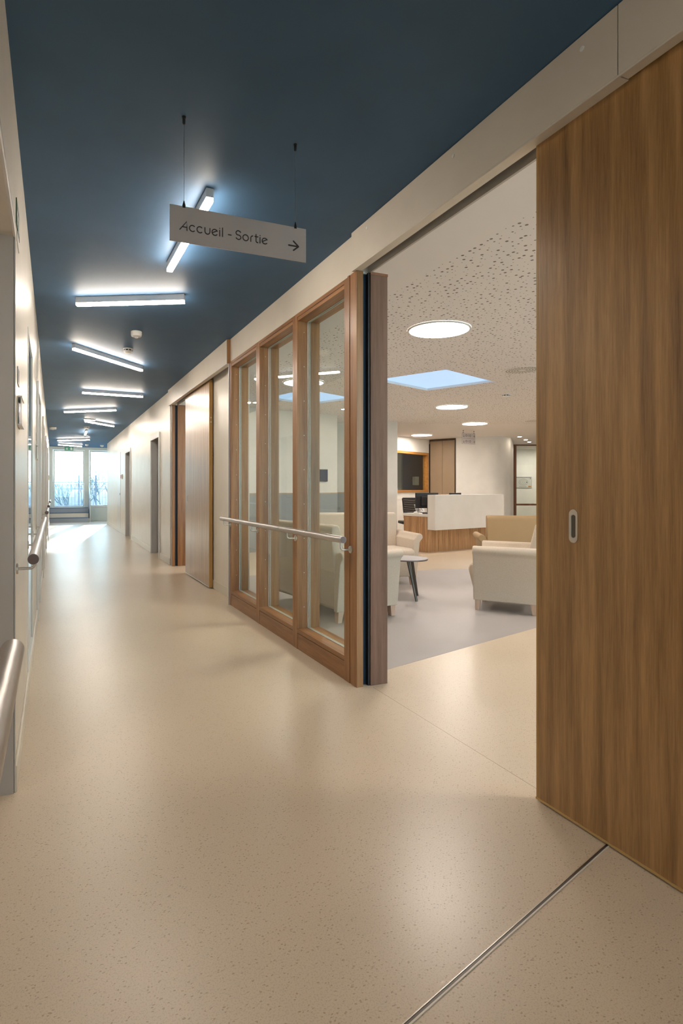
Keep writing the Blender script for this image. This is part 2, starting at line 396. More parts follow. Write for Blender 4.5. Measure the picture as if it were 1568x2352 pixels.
struct(obj('wall_back', bm, 'wall'), 'cream wall with an added window closing the corridor behind the viewer', 'wall')
struct(bxo('window_9', (0.0, 1.55, -6.26, -6.25, 0.5, 2.5), 'glass_end'), 'unseen window added behind the viewer for fill daylight', 'window')  # added behind the camera so daylight reaches faces turned this way
# wall of cross passage at the far end
bm = bmesh.new(); box(bm, 1.86, 4.6, 17.5, 17.62, 0, H); box(bm, 4.5, 4.6, 17.6, 20.7, 0, H)
struct(obj('wall_passage', bm, 'wall'), 'cream wall of the side passage at the far end', 'wall')
# skirtings
bm = bmesh.new()
for a, b in ((2.28, 5.16), (6.09, 7.64), (8.61, 10.44), (11.41, 13.59), (14.56, 19.9), (-6.1, 1.1)): box(bm, XL, XL+0.010, a, b, 0, 0.10)
struct(obj('baseboard_left', bm, 'skirting', bev=0.003), 'low cream skirting along the left corridor wall', 'skirting')
bm = bmesh.new()
for a, b in ((8.25, 9.07), (9.99, 12.74), (13.73, 18.66)): box(bm, 1.652, 1.66, a, b, 0, 0.10)
box(bm, 1.737, 1.745, 5.22, 6.95, 0, 0.10)
struct(obj('baseboard_right', bm, 'skirting', bev=0.003), 'low cream skirting along the right corridor wall', 'skirting')

# ---------------------------------------------------------------- recessed doors
dn = [3]
def recessed_door(side, a, b, label, open_=False):
    x = XL if side == 'L' else 1.66; sgn = 1 if side == 'L' else -1     # sgn points into the corridor
    e = empty('door_%d' % dn[0], (x, (a+b)/2, 0), label=label, cat='door', kind='structure'); dn[0] += 1
    hw = (b-a)/2; p = 0.02*sgn
    def bb(n, d, m, par=e, bev=0.002):
        d = list(d)
        if d[0] > d[1]: d[0], d[1] = d[1], d[0]
        return bxo(n, tuple(d), m, par, bev)
    bb('architrave', (0.001*sgn, p, -hw, -hw+0.05, 0, 2.11), 'archi')
    bb('architrave', (0.001*sgn, p, hw-0.05, hw, 0, 2.11), 'archi')
    bb('head', (0.001*sgn, p, -hw+0.05, hw-0.05, 2.03, 2.11), 'archi')
    bb('jamb', (-0.105*sgn, 0.0, -hw+0.03, -hw+0.05, 0, 2.06), 'doorgrey')
    bb('jamb', (-0.105*sgn, 0.0, hw-0.05, hw-0.03, 0, 2.06), 'doorgrey')
    lf = bb('leaf', (-0.15*sgn, -0.105*sgn, -hw+0.052, hw-0.052, 0.008, 2.05), 'doorgrey')
    hy = -hw+0.14 if side == 'R' else hw-0.14
    hd = bmesh.new(); X = -0.105*sgn
    lathe_c = (X, hy, 1.02)
    tube(hd, [(X, hy, 1.02), (X+0.012*sgn, hy, 1.02)], 0.025, 16)
    tube(hd, [(X, hy, 1.02), (X+0.05*sgn, hy, 1.02), (X+0.055*sgn, hy+0.02, 1.02), (X+0.055*sgn, hy+0.12, 1.02)], 0.009, 10)
    tube(hd, [(X, hy, 0.94), (X+0.010*sgn, hy, 0.94)], 0.024, 16)
    obj('handle', hd, 'steel', lf, smooth=True)
    return e
recessed_door('R', *RD[0], 'recessed grey door in right wall next to the far sliding door')
recessed_door('R', *RD[1], 'recessed grey door in right wall further from the far sliding door')
recessed_door('L', *LD[0], 'grey doorway in the left wall, first past the tall glass panel')
recessed_door('L', *LD[1], 'grey doorway in the left wall, second past the tall glass panel')
recessed_door('L', *LD[2], 'grey doorway in the left wall, third past the tall glass panel')
recessed_door('L', *LD[3], 'grey doorway in the left wall, last before the blue steps')
# flush access door far right
e = empty('door_7', (1.66, 15.16, 0), label='flush pale access door set in the right wall near the far end', cat='door', kind='structure')
bxo('leaf', (-0.006, 0, -0.32, 0.32, 0.10, 2.14), 'archi', e, 0.002)
bxo('lock', (-0.012, -0.006, -0.28, -0.26, 1.0, 1.05), 'black', e)
# tall glass panel left wall
e = empty('window_1', (XL, 3.785, 0.1), label='tall glossy glass panel flush in the left corridor wall', cat='window', kind='structure')
for nm, d in (('stile', (-0.05, 0.004, -0.365, -0.34, 0, 2.0)), ('stile', (-0.05, 0.004, 0.34, 0.365, 0, 2.0)), ('rail', (-0.05, 0.004, -0.34, 0.34, 1.975, 2.0)), ('rail', (-0.05, 0.004, -0.34, 0.34, 0, 0.025))):
    bxo(nm, d, 'archi', e, 0.002)
bxo('pane', (-0.012, -0.002, -0.34, 0.34, 0.025, 1.975), 'glass', e)
bxo('blind', (-0.20, -0.18, -0.365, 0.365, 0, 2.0), 'wainscot', e)

# ---------------------------------------------------------------- fascia over the sliding doors
f = empty('trim_3', (1.64, 0, 2.44), label='cream boxed fascia above the near sliding door', cat='fascia', kind='structure')
bxo('panel', (-0.011, 0.0, 1.181, 2.79, 0.0, 0.217), 'fascia', f)
bxo('panel', (-0.011, 0.0, -2.9, 1.178, 0.0, 0.217), 'fascia', f)
bxo('soffit', (0.0, 0.047, 1.181, 2.80, -0.002, 0.016), 'fascia', f, 0.001)
bxo('soffit', (0.0, 0.034, -2.9, 1.178, -0.002, 0.016), 'fascia', f, 0.001)
bxo('lip', (-0.011, -0.004, -2.9, 2.79, -0.008, 0.0), 'fascia', f, 0.001)
bxo('door_track', (0.052, 0.096, -2.9, 2.76, 0.06, 0.217), 'table_dark', f)
bxo('track_cover', (0.100, 0.112, -2.9, 2.82, -0.004, 0.219), 'jamb', f)
bm = bmesh.new()
for y in (1.30, 1.92, 2.62, 0.6): tube(bm, [(-0.011, y, 0.172), (-0.014, y, 0.172)], 0.008, 12)
obj('screw_cap', bm, 'white', f)['kind'] = 'stuff'
f = empty('trim_4', (1.62, 5.215, 2.42), label='cream boxed fascia above the far sliding door', cat='fascia', kind='structure')
bxo('panel', (0.0, 0.012, 0.0, 3.0, 0.0, 0.236), 'fascia', f)
bxo('soffit', (0.012, 0.060, 0.0, 3.0, 0.0, 0.014), 'fascia', f)
bxo('lip', (0.0, 0.006, 0.0, 3.0, -0.006, 0.0), 'archi', f)
bxo('end_cap', (-0.001, 0.035, -0.012, -0.0005, -0.004, 0.238), 'oak', f)
bxo('track_cover', (0.112, 0.124, 1.74, 3.0, -0.004, 0.239), 'jamb', f)
bm = bmesh.new()
for y in (0.9, 1.6, 2.3, 2.8): tube(bm, [(0, y, 0.18), (-0.003, y, 0.18)], 0.007, 10)
obj('screw_cap', bm, 'white', f)['kind'] = 'stuff'

# ---------------------------------------------------------------- sliding doors
e = empty('door_1', (1.68, 0.0, 0.008), label='large walnut veneer sliding door at the near right', cat='sliding door', kind='structure')
bxo('leaf', (0.0, 0.04, -0.35, 1.523, 0.006, 2.455), 'walnut', e)
bxo('edge_strip', (0.0002, 0.0398, 1.523, 1.530, 0.006, 2.45), 'walnut_edge', e)
bxo('bottom_seal', (-0.003, 0.041, -0.35, 1.530, -0.0005, 0.0065), 'door_seal', e)
# flush pull: ring plate with a dark recess
def stadium(hw, hh, k=12, cx=0, cz=0):
    pts = []
    for i in range(k+1): a = i*PI/k; pts.append((cx+hw*math.cos(a), cz+hh-hw+hw*math.sin(a)))
    for i in range(k+1): a = PI+i*PI/k; pts.append((cx+hw*math.cos(a), cz-hh+hw+hw*math.sin(a)))
    return pts
def flush_pull(par, x, y, z, hw=0.0165, hh=0.058):
    e2 = link(bpy.data.objects.new('flush_pull', None)); e2.parent = par; e2.location = (x, y, z)
    o_, i_ = stadium(hw, hh), stadium(hw*0.55, hh*0.70)
    bm = bmesh.new(); k = len(o_)
    A = [bm.verts.new((-0.0025, p[0], p[1])) for p in o_]; B = [bm.verts.new((-0.0025, p[0], p[1])) for p in i_]
    A2 = [bm.verts.new((0.0005, p[0], p[1])) for p in o_]; B2 = [bm.verts.new((0.0004, p[0]*0.9, p[1]*0.95)) for p in i_]
    for i in range(k):
        j = (i+1) % k
        bm.faces.new([A[i], A[j], B[j], B[i]]); bm.faces.new([A2[i], A2[j], A[j], A[i]]); bm.faces.new([B[i], B[j], B2[j], B2[i]])
    obj('plate', bm, 'steel', e2, smooth=True)
    bm = bmesh.new(); prism(bm, [(p[0]*0.9, p[1]*0.95) for p in i_], -0.0006, 0.0004, 'x'); obj('recess', bm, 'table_dark', e2)
    e2.name = 'flush_pull'
    return e2
flush_pull(e, 0.0, 1.374, 1.031-0.008)
e = empty('door_2', (1.692, 0.0, 0.01), label='sliding door half closed under the far fascia, sheen of daylight', cat='sliding door', kind='structure')
bxo('leaf', (0.0, 0.04, 6.138, 7.36, 0.0, 2.425), 'walnut', e, 0.001)
bxo('edge_strip', (0.0005, 0.0395, 6.132, 6.138, 0.0, 2.42), 'walnut_edge', e, 0.001)
bxo('bottom_seal', (-0.004, 0.0, 6.134, 7.36, 0.0, 0.012), 'archi', e)
flush_pull(e, 0.0, 7.24, 1.02)
bm = bmesh.new()
for z in (1.98, 1.93): tube(bm, [(0.02, 6.132, z), (0.02, 6.129, z)], 0.009, 12)
obj('lock', bm, 'steel', e, smooth=True)

# ---------------------------------------------------------------- double end posts
def end_post(n, y, sgn, label, z1=2.436):
    """wooden post in two halves either side of the dark door slot; its end face looks towards -sgn"""
    e = empty('trim_%d' % n, (0, y, 0), label=label, cat='post', kind='structure')
    a, b = (0, 0.106) if sgn > 0 else (-0.106, 0)
    if n == 5:
        bxo('front_post', (1.650, 1.694, a, a+0.058, 0, z1), 'oak', e, 0.0015); bxo('front_post', (1.652, 1.694, a+0.060, a+0.080, 0, z1), 'oak', e, 0.0015)
        bxo('front_post', (1.649, 1.694, a+0.082, b, 0, z1), 'oak', e, 0.0015)
    else: bxo('front_post', (1.662, 1.706, a, b, 0, z1), 'oak', e, 0.0015)
    bxo('back_post', (1.745, 1.861 if n == 5 else 1.868, a, b, 0, z1-0.012), 'oak_end' if n == 5 else 'oak', e, 0.0015)
    bxo('cap', (1.744, 1.863 if n == 5 else 1.869, a-0.002, b+0.002, z1-0.012, z1+0.004), 'redbrown', e, 0.001)
    bxo('slot_lining', (1.694 if n == 5 else 1.706, 1.733, (a+0.035), b, 0, z1), 'slot', e)
    bxo('slot_edge', (1.733, 1.745, a+0.008, b, 0, z1), 'black', e)
    return e
end_post(5, 2.766, 1, 'red brown wooden double post with dark blue slot at end of glazed screen')
e = end_post(6, 8.10, 1, 'brown wooden double post with black slot beyond the far sliding door', 2.42)
bxo('corner_bead', (1.655, 1.662, 8.142-8.10, 8.152-8.10, 0, 2.42), 'archi', e)

# ---------------------------------------------------------------- glazed screen, three bays
bays = [(4.411, 5.205), (3.636, 4.411), (2.872, 3.636)]
names = ['glazed wooden bay of the corridor screen, farthest from the double post', 'middle glazed wooden bay of the corridor screen', 'glazed wooden bay of the corridor screen next to the double post']
for k, (a, b) in enumerate(bays):
    e = empty('window_%d' % (k+2), (1.65, a, 0), label=names[k], cat='glazed screen', kind='structure')
    Wd = b-a; D = 0.182; sw = 0.041
    def stile(y0, y1):
        bm = bmesh.new(); box(bm, 0.0, D, y0, y1, 0.0, 2.431)
        return obj('stile', bm, 'oak', e, bev=0.0012)
    stile(0.0006, sw); stile(Wd-sw, Wd-0.0006)
    bxo('kickboard', (0.002, D-0.002, sw, Wd-sw, 0.0, 0.113), 'oak_y', e, 0.001)
    bxo('sill', (0.0, D, sw, Wd-sw, 0.117, 0.146), 'oak_y', e, 0.0015)
    bxo('head', (0.0, D, sw, Wd-sw, 2.405, 2.431), 'oak_y', e, 0.001)
    bxo('head_bead', (0.004, D-0.004, sw, Wd-sw, 2.379, 2.404), 'oak_y', e, 0.001)
    bxo('pane', (0.088, 0.096, sw-0.006, Wd-sw+0.006, 0.140, 2.385), 'glass', e)
    bm = bmesh.new()
    for x0, x1 in ((0.083, 0.088), (0.096, 0.101)):
        box(bm, x0, x1, sw, sw+0.005, 0.146, 2.379); box(bm, x0, x1, Wd-sw-0.005, Wd-sw, 0.146, 2.379)
        box(bm, x0, x1, sw+0.005, Wd-sw-0.005, 0.146, 0.151); box(bm, x0, x1, sw+0.005, Wd-sw-0.005, 2.374, 2.379)
    obj('glazing_seal', bm, 'frame_white', e)
    bm = bmesh.new()
    for i in range(9):
        z = 0.30+i*0.25
        tube(bm, [(0.055, Wd-sw-0.0003, z), (0.055, Wd-sw-0.0012, z)], 0.0032, 8)
    obj('screw', bm, 'steel', e)['kind'] = 'stuff'
bm = bmesh.new()
bxo_o = bxo('trim_7', (1.636, 1.658, 5.205, 5.214, 0.0, 2.43), 'alu'); struct(bxo_o, 'slim silver edge bead on the far side of the glazed screen', 'trim')

# ---------------------------------------------------------------- handrails
def handrail(y0, y1, side, z, brackets, joint=None, label=''):
    x_wall = XL if side == 'L' else 1.65; sg = 1 if side == 'L' else -1
    e = empty('handrail', (x_wall, (y0+y1)/2, z), label=label, cat='handrail', group='round metal handrails along the %s corridor wall' % ('left' if side == 'L' else 'right'))
    X = 0.07*sg; my = (y0+y1)/2; r = 0.0205
    bm = bmesh.new(); ys = [y0, y1] if joint is None else [y0, joint-0.001]
    tube(bm, [(X, y-my, 0) for y in ys], r, 24); obj('tube', bm, 'rail', e, smooth=True)
    if joint is not None:
        bm = bmesh.new(); tube(bm, [(X, joint+0.001-my, 0), (X, y1-my, 0)], r, 24); obj('tube', bm, 'rail', e, smooth=True)
        bm = bmesh.new(); tube(bm, [(X, joint-0.004-my, 0), (X, joint+0.004-my, 0)], r-0.0012, 20); obj('joint_sleeve', bm, 'black', e, smooth=True)
    for y, s_ in ((y0, -1), (y1, 1)):
        bm = bmesh.new(); tube(bm, [(X, y-my, 0), (X, y-my+0.0015*s_, 0)], r-0.0012, 24); obj('end_cap', bm, 'cap', e, smooth=True)
    for y in brackets:
        q = bmesh.new(); yy = y-my; zb = -0.062
        pts = [(X, yy, -r+0.002), (X, yy, zb+0.02)]
        for i in range(1, 6): a = i/5*PI/2; pts.append((X-sg*0.018*(1-math.cos(a)), yy, zb+0.02-0.018*math.sin(a)-0.002*(i/5)))
        pts.append((0.006*sg, yy, zb))
        tube(q, pts, 0.0058, 10)
        br = obj('bracket', q, 'steel', e, smooth=True)
        q = bmesh.new(); tube(q, [(0.0003*sg, yy, zb), (0.006*sg, yy, zb), (0.0075*sg, yy, zb)], 0.02, 20, radii=[0.022, 0.022, 0.019])
        obj('rosette', q, 'steel', br, smooth=True)
    return e
handrail(2.80, 5.275, 'R', 0.862, [5.19, 4.405, 3.62, 2.83], 3.735, 'brushed metal handrail fixed across the glazed wooden screen')
handrail(-1.2, 1.085, 'L', 0.867, [0.2, -0.8], None, 'brushed metal handrail in front of the niche at the near left edge')
handrail(2.18, 5.06, 'L', 0.900, [2.40, 3.40, 4.20, 5.0], 3.425, 'brushed metal handrail passing the tall glass panel')
handrail(6.41, 7.55, 'L', 0.900, [6.5, 7.45], None, 'short brushed metal handrail between first and second left doorways')
handrail(8.75, 10.35, 'L', 0.898, [8.85, 10.25], None, 'brushed metal handrail between second and third left doorways')
handrail(11.55, 13.45, 'L', 0.900, [11.65, 13.35], None, 'brushed metal handrail between third and last left doorways')

# ---------------------------------------------------------------- linear ceiling lamps
def lamp(a, b, label):
    a = Vector(a); b = Vector(b); c = (a+b)/2; Ln = (b-a).length; rz = math.atan2(b.y-a.y, b.x-a.x)
    e = empty('linear_ceiling_lamp', (c.x, c.y, H), rz, label, 'ceiling lamp', 'slim linear lamps under the blue corridor ceiling')
    h = Ln/2; wd = 0.019
    bxo('housing', (-h, h, -wd, wd, -0.046, -0.0005), 'lamp_body', e, 0.001)
    bxo('diffuser', (-h+0.002, h-0.002, -wd+0.001, wd-0.001, -0.066, -0.0462), 'lamp', e, 0.002)
    return e
LL = [((0.728, 2.626), (0.716, 3.579), 'bright linear lamp running lengthwise behind the hanging sign'),
 ((0.168, 4.502), (0.944, 4.136), 'linear lamp across the ceiling just beyond the hanging sign'),
 ((0.191, 5.936), (1.004, 6.723), 'slanted linear lamp beside the two round detectors'),
 ((0.401, 8.599), (1.310, 8.643), 'linear lamp straight across the ceiling, fourth from the hanging sign'),
 ((0.191, 10.893), (1.069, 10.295), 'linear lamp slightly tilted, fifth from the hanging sign'),
 ((0.635, 12.223), (1.298, 12.974), 'slanted linear lamp, sixth from the hanging sign'),
 ((0.790, 15.35), (0.772, 14.35), 'short looking lengthwise linear lamp deep in the corridor'),
 ((0.122, 17.405), (0.982, 16.778), 'linear lamp, last but one before the exit sign'),
 ((0.75, -0.2), (0.75, -1.2), 'added linear fill lamp behind the viewpoint, nearer one'),  # this and the next two are fill lamps added behind the camera
 ((0.75, -2.6), (0.75, -3.6), 'added linear fill lamp behind the viewpoint, middle one'),
 ((0.75, -4.6), (0.75, -5.6), 'added linear fill lamp behind the viewpoint, last one'),
 ((0.147, 19.057), (0.897, 19.50), 'linear lamp nearest the green exit sign'),
 ]
for a, b, lb in LL: lamp(a+(0,), b+(0,), lb)

# small ceiling devices of the corridor
def sensor(x, y, r, label, z=H):
    e = empty('motion_sensor', (x, y, z), label=label, cat='ceiling sensor')
    bm = bmesh.new(); lathe(bm, [(0, 0), (r, 0), (r, -0.03), (r*0.9, -0.045), (r*0.35, -0.052), (0, -0.052)]); obj('body', bm, 'white', e, smooth=True)
    bm = bmesh.new(); lathe(bm, [(r*0.35, -0.050), (r*0.3, -0.060), (0, -0.066)]); obj('lens', bm, 'archi', e, smooth=True)
    return e
def smoke(x, y, label, z=H, r=0.052):
    e = empty('smoke_detector', (x, y, z), label=label, cat='smoke detector')
    bm = bmesh.new(); lathe(bm, [(0, 0), (r, 0), (r, -0.010), (r*0.92, -0.013)]); obj('base', bm, 'white', e, smooth=True)
    bm = bmesh.new(); lathe(bm, [(r*0.85, -0.011), (r*0.85, -0.026), (0, -0.026)]); obj('vent_ring', bm, 'black', e, smooth=True)
    bm = bmesh.new()
    for k in range(8):
        a = k*PI/4; x0, y0 = math.cos(a)*r*0.87, math.sin(a)*r*0.87
        tube(bm, [(x0, y0, -0.010), (x0, y0, -0.028)], 0.006, 6)
    lathe(bm, [(r*0.93, -0.026), (r*0.88, -0.034), (r*0.5, -0.044), (r*0.45, -0.048), (0, -0.048)]); obj('cover', bm, 'white', e, smooth=True)
    return e
sensor(0.738, 5.278, 0.052, 'white domed motion sensor on the blue ceiling')
smoke(0.744, 5.949, 'white round smoke detector on the blue ceiling')
sensor(-0.02, 14.2, 0.085, 'white device high on the blue ceiling beside the left wall')
e = empty('emergency_light', (0.72, 12.15, H), R(8), 'small white emergency light between two linear lamps', 'emergency light')
bxo('housing', (-0.12, 0.12, -0.03, 0.03, -0.03, 0), 'lamp_body', e, 0.003); bxo('diffuser', (-0.11, 0.11, -0.025, 0.025, -0.038, -0.03), 'lamp', e)
smoke(0.745, 13.75, 'white round smoke detector before the lengthwise lamp', r=0.07)
sensor(1.05, 19.2, 0.05, 'white domed sensor close to the glazed end door')
sensor(1.55, 19.4, 0.06, 'white domed sensor above the right end of the steps')

# ---------------------------------------------------------------- hanging sign with lettering
e = empty('hanging_sign', (0.734, 2.16, H), 0, 'grey hanging sign reading Accueil - Sortie with a right arrow', 'sign')
x0, x1, z0, z1 = 0.433-0.734, 1.034-0.734, 2.153-H, 2.299-H
bxo('plate', (x0, x1, -0.0, 0.004, z0, z1), 'sign', e, 0.0005)
def stroke(bm, pts, wd=0.0042, d=0.0008, y=-0.0001):
    """flat ribbon with round ends in the x-z plane"""
    pts = [Vector(p) for p in pts]; n = len(pts); Lf, Rt = [], []
    for i, p in enumerate(pts):
        t = (pts[min(i+1, n-1)]-pts[max(i-1, 0)]); t = t.normalized() if t.length > 0 else Vector((1, 0))
        m = Vector((-t.y, t.x))*wd/2; Lf.append(p+m); Rt.append(p-m)
    a = (pts[1]-pts[0]).normalized(); b = (pts[-1]-pts[-2]).normalized()
    cs = [pts[0]-a*wd/2*math.cos(k)-Vector((-a.y, a.x))*wd/2*math.sin(k)*-1 for k in (R(60), R(0), R(-60))]
    ce_ = [pts[-1]+b*wd/2*math.cos(k)+Vector((-b.y, b.x))*wd/2*math.sin(k) for k in (R(60), R(0), R(-60))]
    for q in range(n-1):
        va = [bm.verts.new((v.x, y-d, v.y)) for v in (Lf[q], Lf[q+1], Rt[q+1], Rt[q])]
        vb = [bm.verts.new((v.x, y, v.y)) for v in (Lf[q], Lf[q+1], Rt[q+1], Rt[q])]
        bm.faces.new(va); 
        for i in range(4): bm.faces.new([va[i], vb[i], vb[(i+1) % 4], va[(i+1) % 4]])
    for cap, s1, s2 in ((cs, Lf[0], Rt[0]), (ce_, Lf[-1], Rt[-1])):
        bm.faces.new([bm.verts.new((v.x, y-d, v.y)) for v in [s1]+list(cap)+[s2]])
def arc(cx, cz, r, a0, a1, k=14, rx=None):
    rx = rx or r
    return [(cx+rx*math.cos(R(a0+(a1-a0)*i/k)), cz+r*math.sin(R(a0+(a1-a0)*i/k))) for i in range(k+1)]
OX = -0.734; BZ = 2.203-H
def T(pts): return [(p[0]+OX, p[1]+BZ) for p in pts]
def glyphs():
    g = []; xh = 0.0245; r = xh/2; cap = 0.0360
    g.append([(0.4735, 0.0), (0.502, cap), (0.503, 0.0)]); g.append([(0.486, 0.0125), (0.503, 0.0125)])
    g.append(arc(0.5255, r, r, 48, 312)); g.append(arc(0.5565, r, r, 48, 312))
    g.append([(0.5775, xh)]+arc(0.5775+0.0105, 0.0105, 0.0105, 180, 360)+[(0.5985, xh)])
    g.append([(0.6105, r*0.82), (0.6275, r*1.55)]); g.append(arc(0.6195, r, r, 28, 318))
    g.append([(0.640, 0), (0.640, xh)]); g.append([(0.640, 0.0320), (0.640, 0.0325)]); g.append([(0.6525, 0), (0.6525, cap)])
    g.append([(0.677, 0.0125), (0.690, 0.0125)])
    sr = 0.0092
    g.append(arc(0.7215, cap-sr, sr, 25, 270, 12, 0.0105)[:-1]+arc(0.7215, sr, sr, 90, -155, 12, 0.0110))
    g.append(arc(0.7535, r, r, 0, 360, 20))
    g.append([(0.7765, 0), (0.7765, xh*0.62)]+arc(0.7765+0.009, xh-0.009, 0.009, 180, 90, 6))
    g.append([(0.800, cap*0.94), (0.800, 0.007)]+arc(0.800+0.007, 0.007, 0.007, 180, 280, 6)); g.append([(0.7945, xh), (0.809, xh)])
    g.append([(0.818, 0), (0.818, xh)]); g.append([(0.818, 0.0320), (0.818, 0.0325)])
    g.append([(0.831, r*0.82), (0.848, r*1.55)]); g.append(arc(0.840, r, r, 28, 318))
    return g
for grp in ((0, 1), (2,), (3,), (4,), (5, 6), (7, 8), (9,), (10,), (11,), (12,), (13,), (14, 15), (16, 17), (18, 19)):
    bm = bmesh.new(); gl = glyphs()
    for k in grp:
        p = gl[k]
        if len(p) == 2 and abs(p[0][1]-p[1][1]) < 0.001 and abs(p[0][0]-p[1][0]) < 0.001: p = [(p[0][0], p[0][1]-0.0006), (p[0][0], p[0][1]+0.0006)]
        stroke(bm, T(p))
    obj('letter', bm, 'ink', e)
bm = bmesh.new(); az = 0.0130
stroke(bm, T([(0.9505, az), (0.994, az)]), 0.0066)
stroke(bm, T([(0.973, az+0.0205), (0.997, az+0.0005)]), 0.0066, 0.0010); stroke(bm, T([(0.973, az-0.0195), (0.997, az+0.0)]), 0.0066, 0.0011)
obj('arrow', bm, 'ink', e)
for x in (0.491-0.734, 0.983-0.734):
    bm = bmesh.new(); lathe(bm, [(0, 0), (0.0085, 0), (0.0085, -0.004), (0.006, -0.005), (0.0055, -0.026), (0.003, -0.030), (0, -0.030)], (x, 0.002, 0), 16)
    obj('ceiling_fixing', bm, 'black', e, smooth=True)
    bm = bmesh.new(); tube(bm, [(x, 0.002, -0.028), (x, 0.002, z1+0.018)], 0.0009, 8); obj('wire', bm, 'steel', e, smooth=True)
    bm = bmesh.new(); lathe(bm, [(0, 0.024), (0.002, 0.022), (0.0065, 0.004), (0.0065, -0.006), (0, -0.006)], (x, 0.002, z1), 16); obj('clamp', bm, 'black', e, smooth=True)

# ---------------------------------------------------------------- small things on the left wall
def wall_sign_left(y0, y1, z0_, z1_, mat, label, cat='sign', marks=None):
    e = empty('wall_sign', (XL, (y0+y1)/2, (z0_+z1_)/2), label=label, cat=cat)
    hy, hz = (y1-y0)/2, (z1_-z0_)/2
    bxo('plate', (0.0005, 0.004, -hy, hy, -hz, hz), mat, e, 0.0005)
    if marks: marks(e, hy, hz)
    return e
def exit_marks(e, hy, hz):
    bm = bmesh.new(); box(bm, 0.0041, 0.0046, hy*0.25, hy*0.75, -hz*0.7, hz*0.7); obj('door_symbol', bm, 'white', e); bm = bmesh.new(); box(bm, 0.0041, 0.0046, -hy*0.75, -hy*0.1, -hz*0.15, hz*0.15)
    box(bm, 0.0041, 0.0046, -hy*0.45, -hy*0.30, -hz*0.6, hz*0.6); obj('pictogram', bm, 'white', e)
wall_sign_left(2.36, 2.55, 2.215, 2.315, 'green_dark', 'dark green escape route sign high on the left wall', marks=exit_marks)
wall_sign_left(2.41, 2.54, 2.165, 2.205, 'archi', 'small pale strip sign under the green escape sign', marks=None)
def num_marks(e, hy, hz):
    bm = bmesh.new(); box(bm, 0.0041, 0.0046, -hy*0.7, -hy*0.1, -hz*0.8, hz*0.8); box(bm, 0.0041, 0.0046, hy*0.1, hy*0.5, -hz*0.8, hz*0.8); obj('figures', bm, 'table_dark', e)
for y, z, lb in ((2.50, 1.63, 'small room number plate above the near clear card holder'), (5.00, 1.60, 'small room number plate above the farther clear card holder')):
    wall_sign_left(y-0.05, y+0.05, z-0.035, z+0.035, 'archi', lb, 'number plate', num_marks)
for y, z, lb in ((2.56, 1.485, 'clear plastic card holder on left wall beside the niche'), (5.02, 1.47, 'clear plastic card holder just before the first left doorway')):
    e = empty('card_holder', (XL, y, z), label=lb, cat='card holder', group='clear card holders on the left wall')
    bxo('back_plate', (0.0005, 0.003, -0.10, 0.08, -0.06, 0.06), 'archi', e, 0.001)
    bxo('pocket', (0.012, 0.015, -0.095, 0.075, -0.055, 0.055), 'white', e, 0.001)
    bm = bmesh.new(); box(bm, 0.003, 0.018, -0.10, 0.08, 0.055, 0.061); box(bm, 0.003, 0.018, -0.10, 0.08, -0.061, -0.055); obj('rim', bm, 'white', e)['kind'] = 'stuff'
e = empty('call_point', (XL, 14.9, 1.45), label='small green emergency call box on the far left wall', cat='call point')
bxo('body', (0.0005, 0.05, -0.05, 0.05, -0.06, 0.06), 'white', e, 0.004); bxo('button', (0.05, 0.056, -0.03, 0.03, -0.03, 0.03), 'green', e, 0.002)
e = empty('call_point', (1.66, 14.46, 1.475), label='small red and white alarm box on the right corridor wall', cat='call point')
bxo('body', (-0.03, -0.0005, -0.10, 0.10, -0.06, 0.06), 'white', e, 0.004); bxo('button', (-0.036, -0.03, -0.04, 0.07, -0.045, 0.045), 'red', e, 0.002)

# ---------------------------------------------------------------- far end: glazed wall, door, steps
YE = 20.6
bm = bmesh.new()
# solid wall pieces round the two openings
box(bm, XL, -0.02, YE, YE+0.15, 0, H); box(bm, -0.02, 4.6, YE, YE+0.15, 2.56, H)
box(bm, -0.02, 1.05, YE, YE+0.15, 0, 0.5); box(bm, 1.05, 1.20, YE, YE+0.15, 0, 2.56); box(bm, 1.20, 4.6, YE, YE+0.15, 0, 0.52)
box(bm, 2.75, 2.9, YE, YE+0.15, 0.52, 2.56); box(bm, 4.45, 4.6, YE, YE+0.15, 0.52, 2.56)
struct(obj('wall_far', bm, 'frame_white'), 'pale end wall framing the bright glazed door', 'wall')
e = empty('door_8', (0, YE, 0.5), label='glazed white end door full of daylight above the blue steps', cat='door', kind='structure')
def frame_rect(e, x0, x1, z0, z1, wd, mat, y0=0.02, y1=0.09):
    bxo('stile', (x0, x0+wd, y0, y1, z0, z1), mat, e, 0.003); bxo('stile', (x1-wd, x1, y0, y1, z0, z1), mat, e, 0.003)
    bxo('rail', (x0+wd, x1-wd, y0, y1, z1-wd, z1), mat, e, 0.003); bxo('rail', (x0+wd, x1-wd, y0, y1, z0, z0+wd), mat, e, 0.003)
    bxo('pane', (x0+wd, x1-wd, (y0+y1)/2-0.01, (y0+y1)/2, z0+wd, z1-wd), 'glass_end', e)
frame_rect(e, -0.015, 1.045, 0.0, 2.05, 0.05, 'frame_white')
bm = bmesh.new()
tube(bm, [(1.02, 0.02, 0.30), (1.02, -0.05, 0.30), (1.02, -0.05, 0.85), (1.02, 0.02, 0.85)], 0.014, 10); obj('pull_bar', bm, 'white', e, smooth=True)
e = empty('window_5', (0, YE, 0.52), label='bright end window to the right of the glazed door', cat='window', kind='structure')
frame_rect(e, 1.21, 2.745, 0.0, 2.03, 0.05, 'frame_white')
bxo('sill', (1.20, 2.75, -0.03, 0.02, -0.03, 0.0), 'white', e, 0.003)
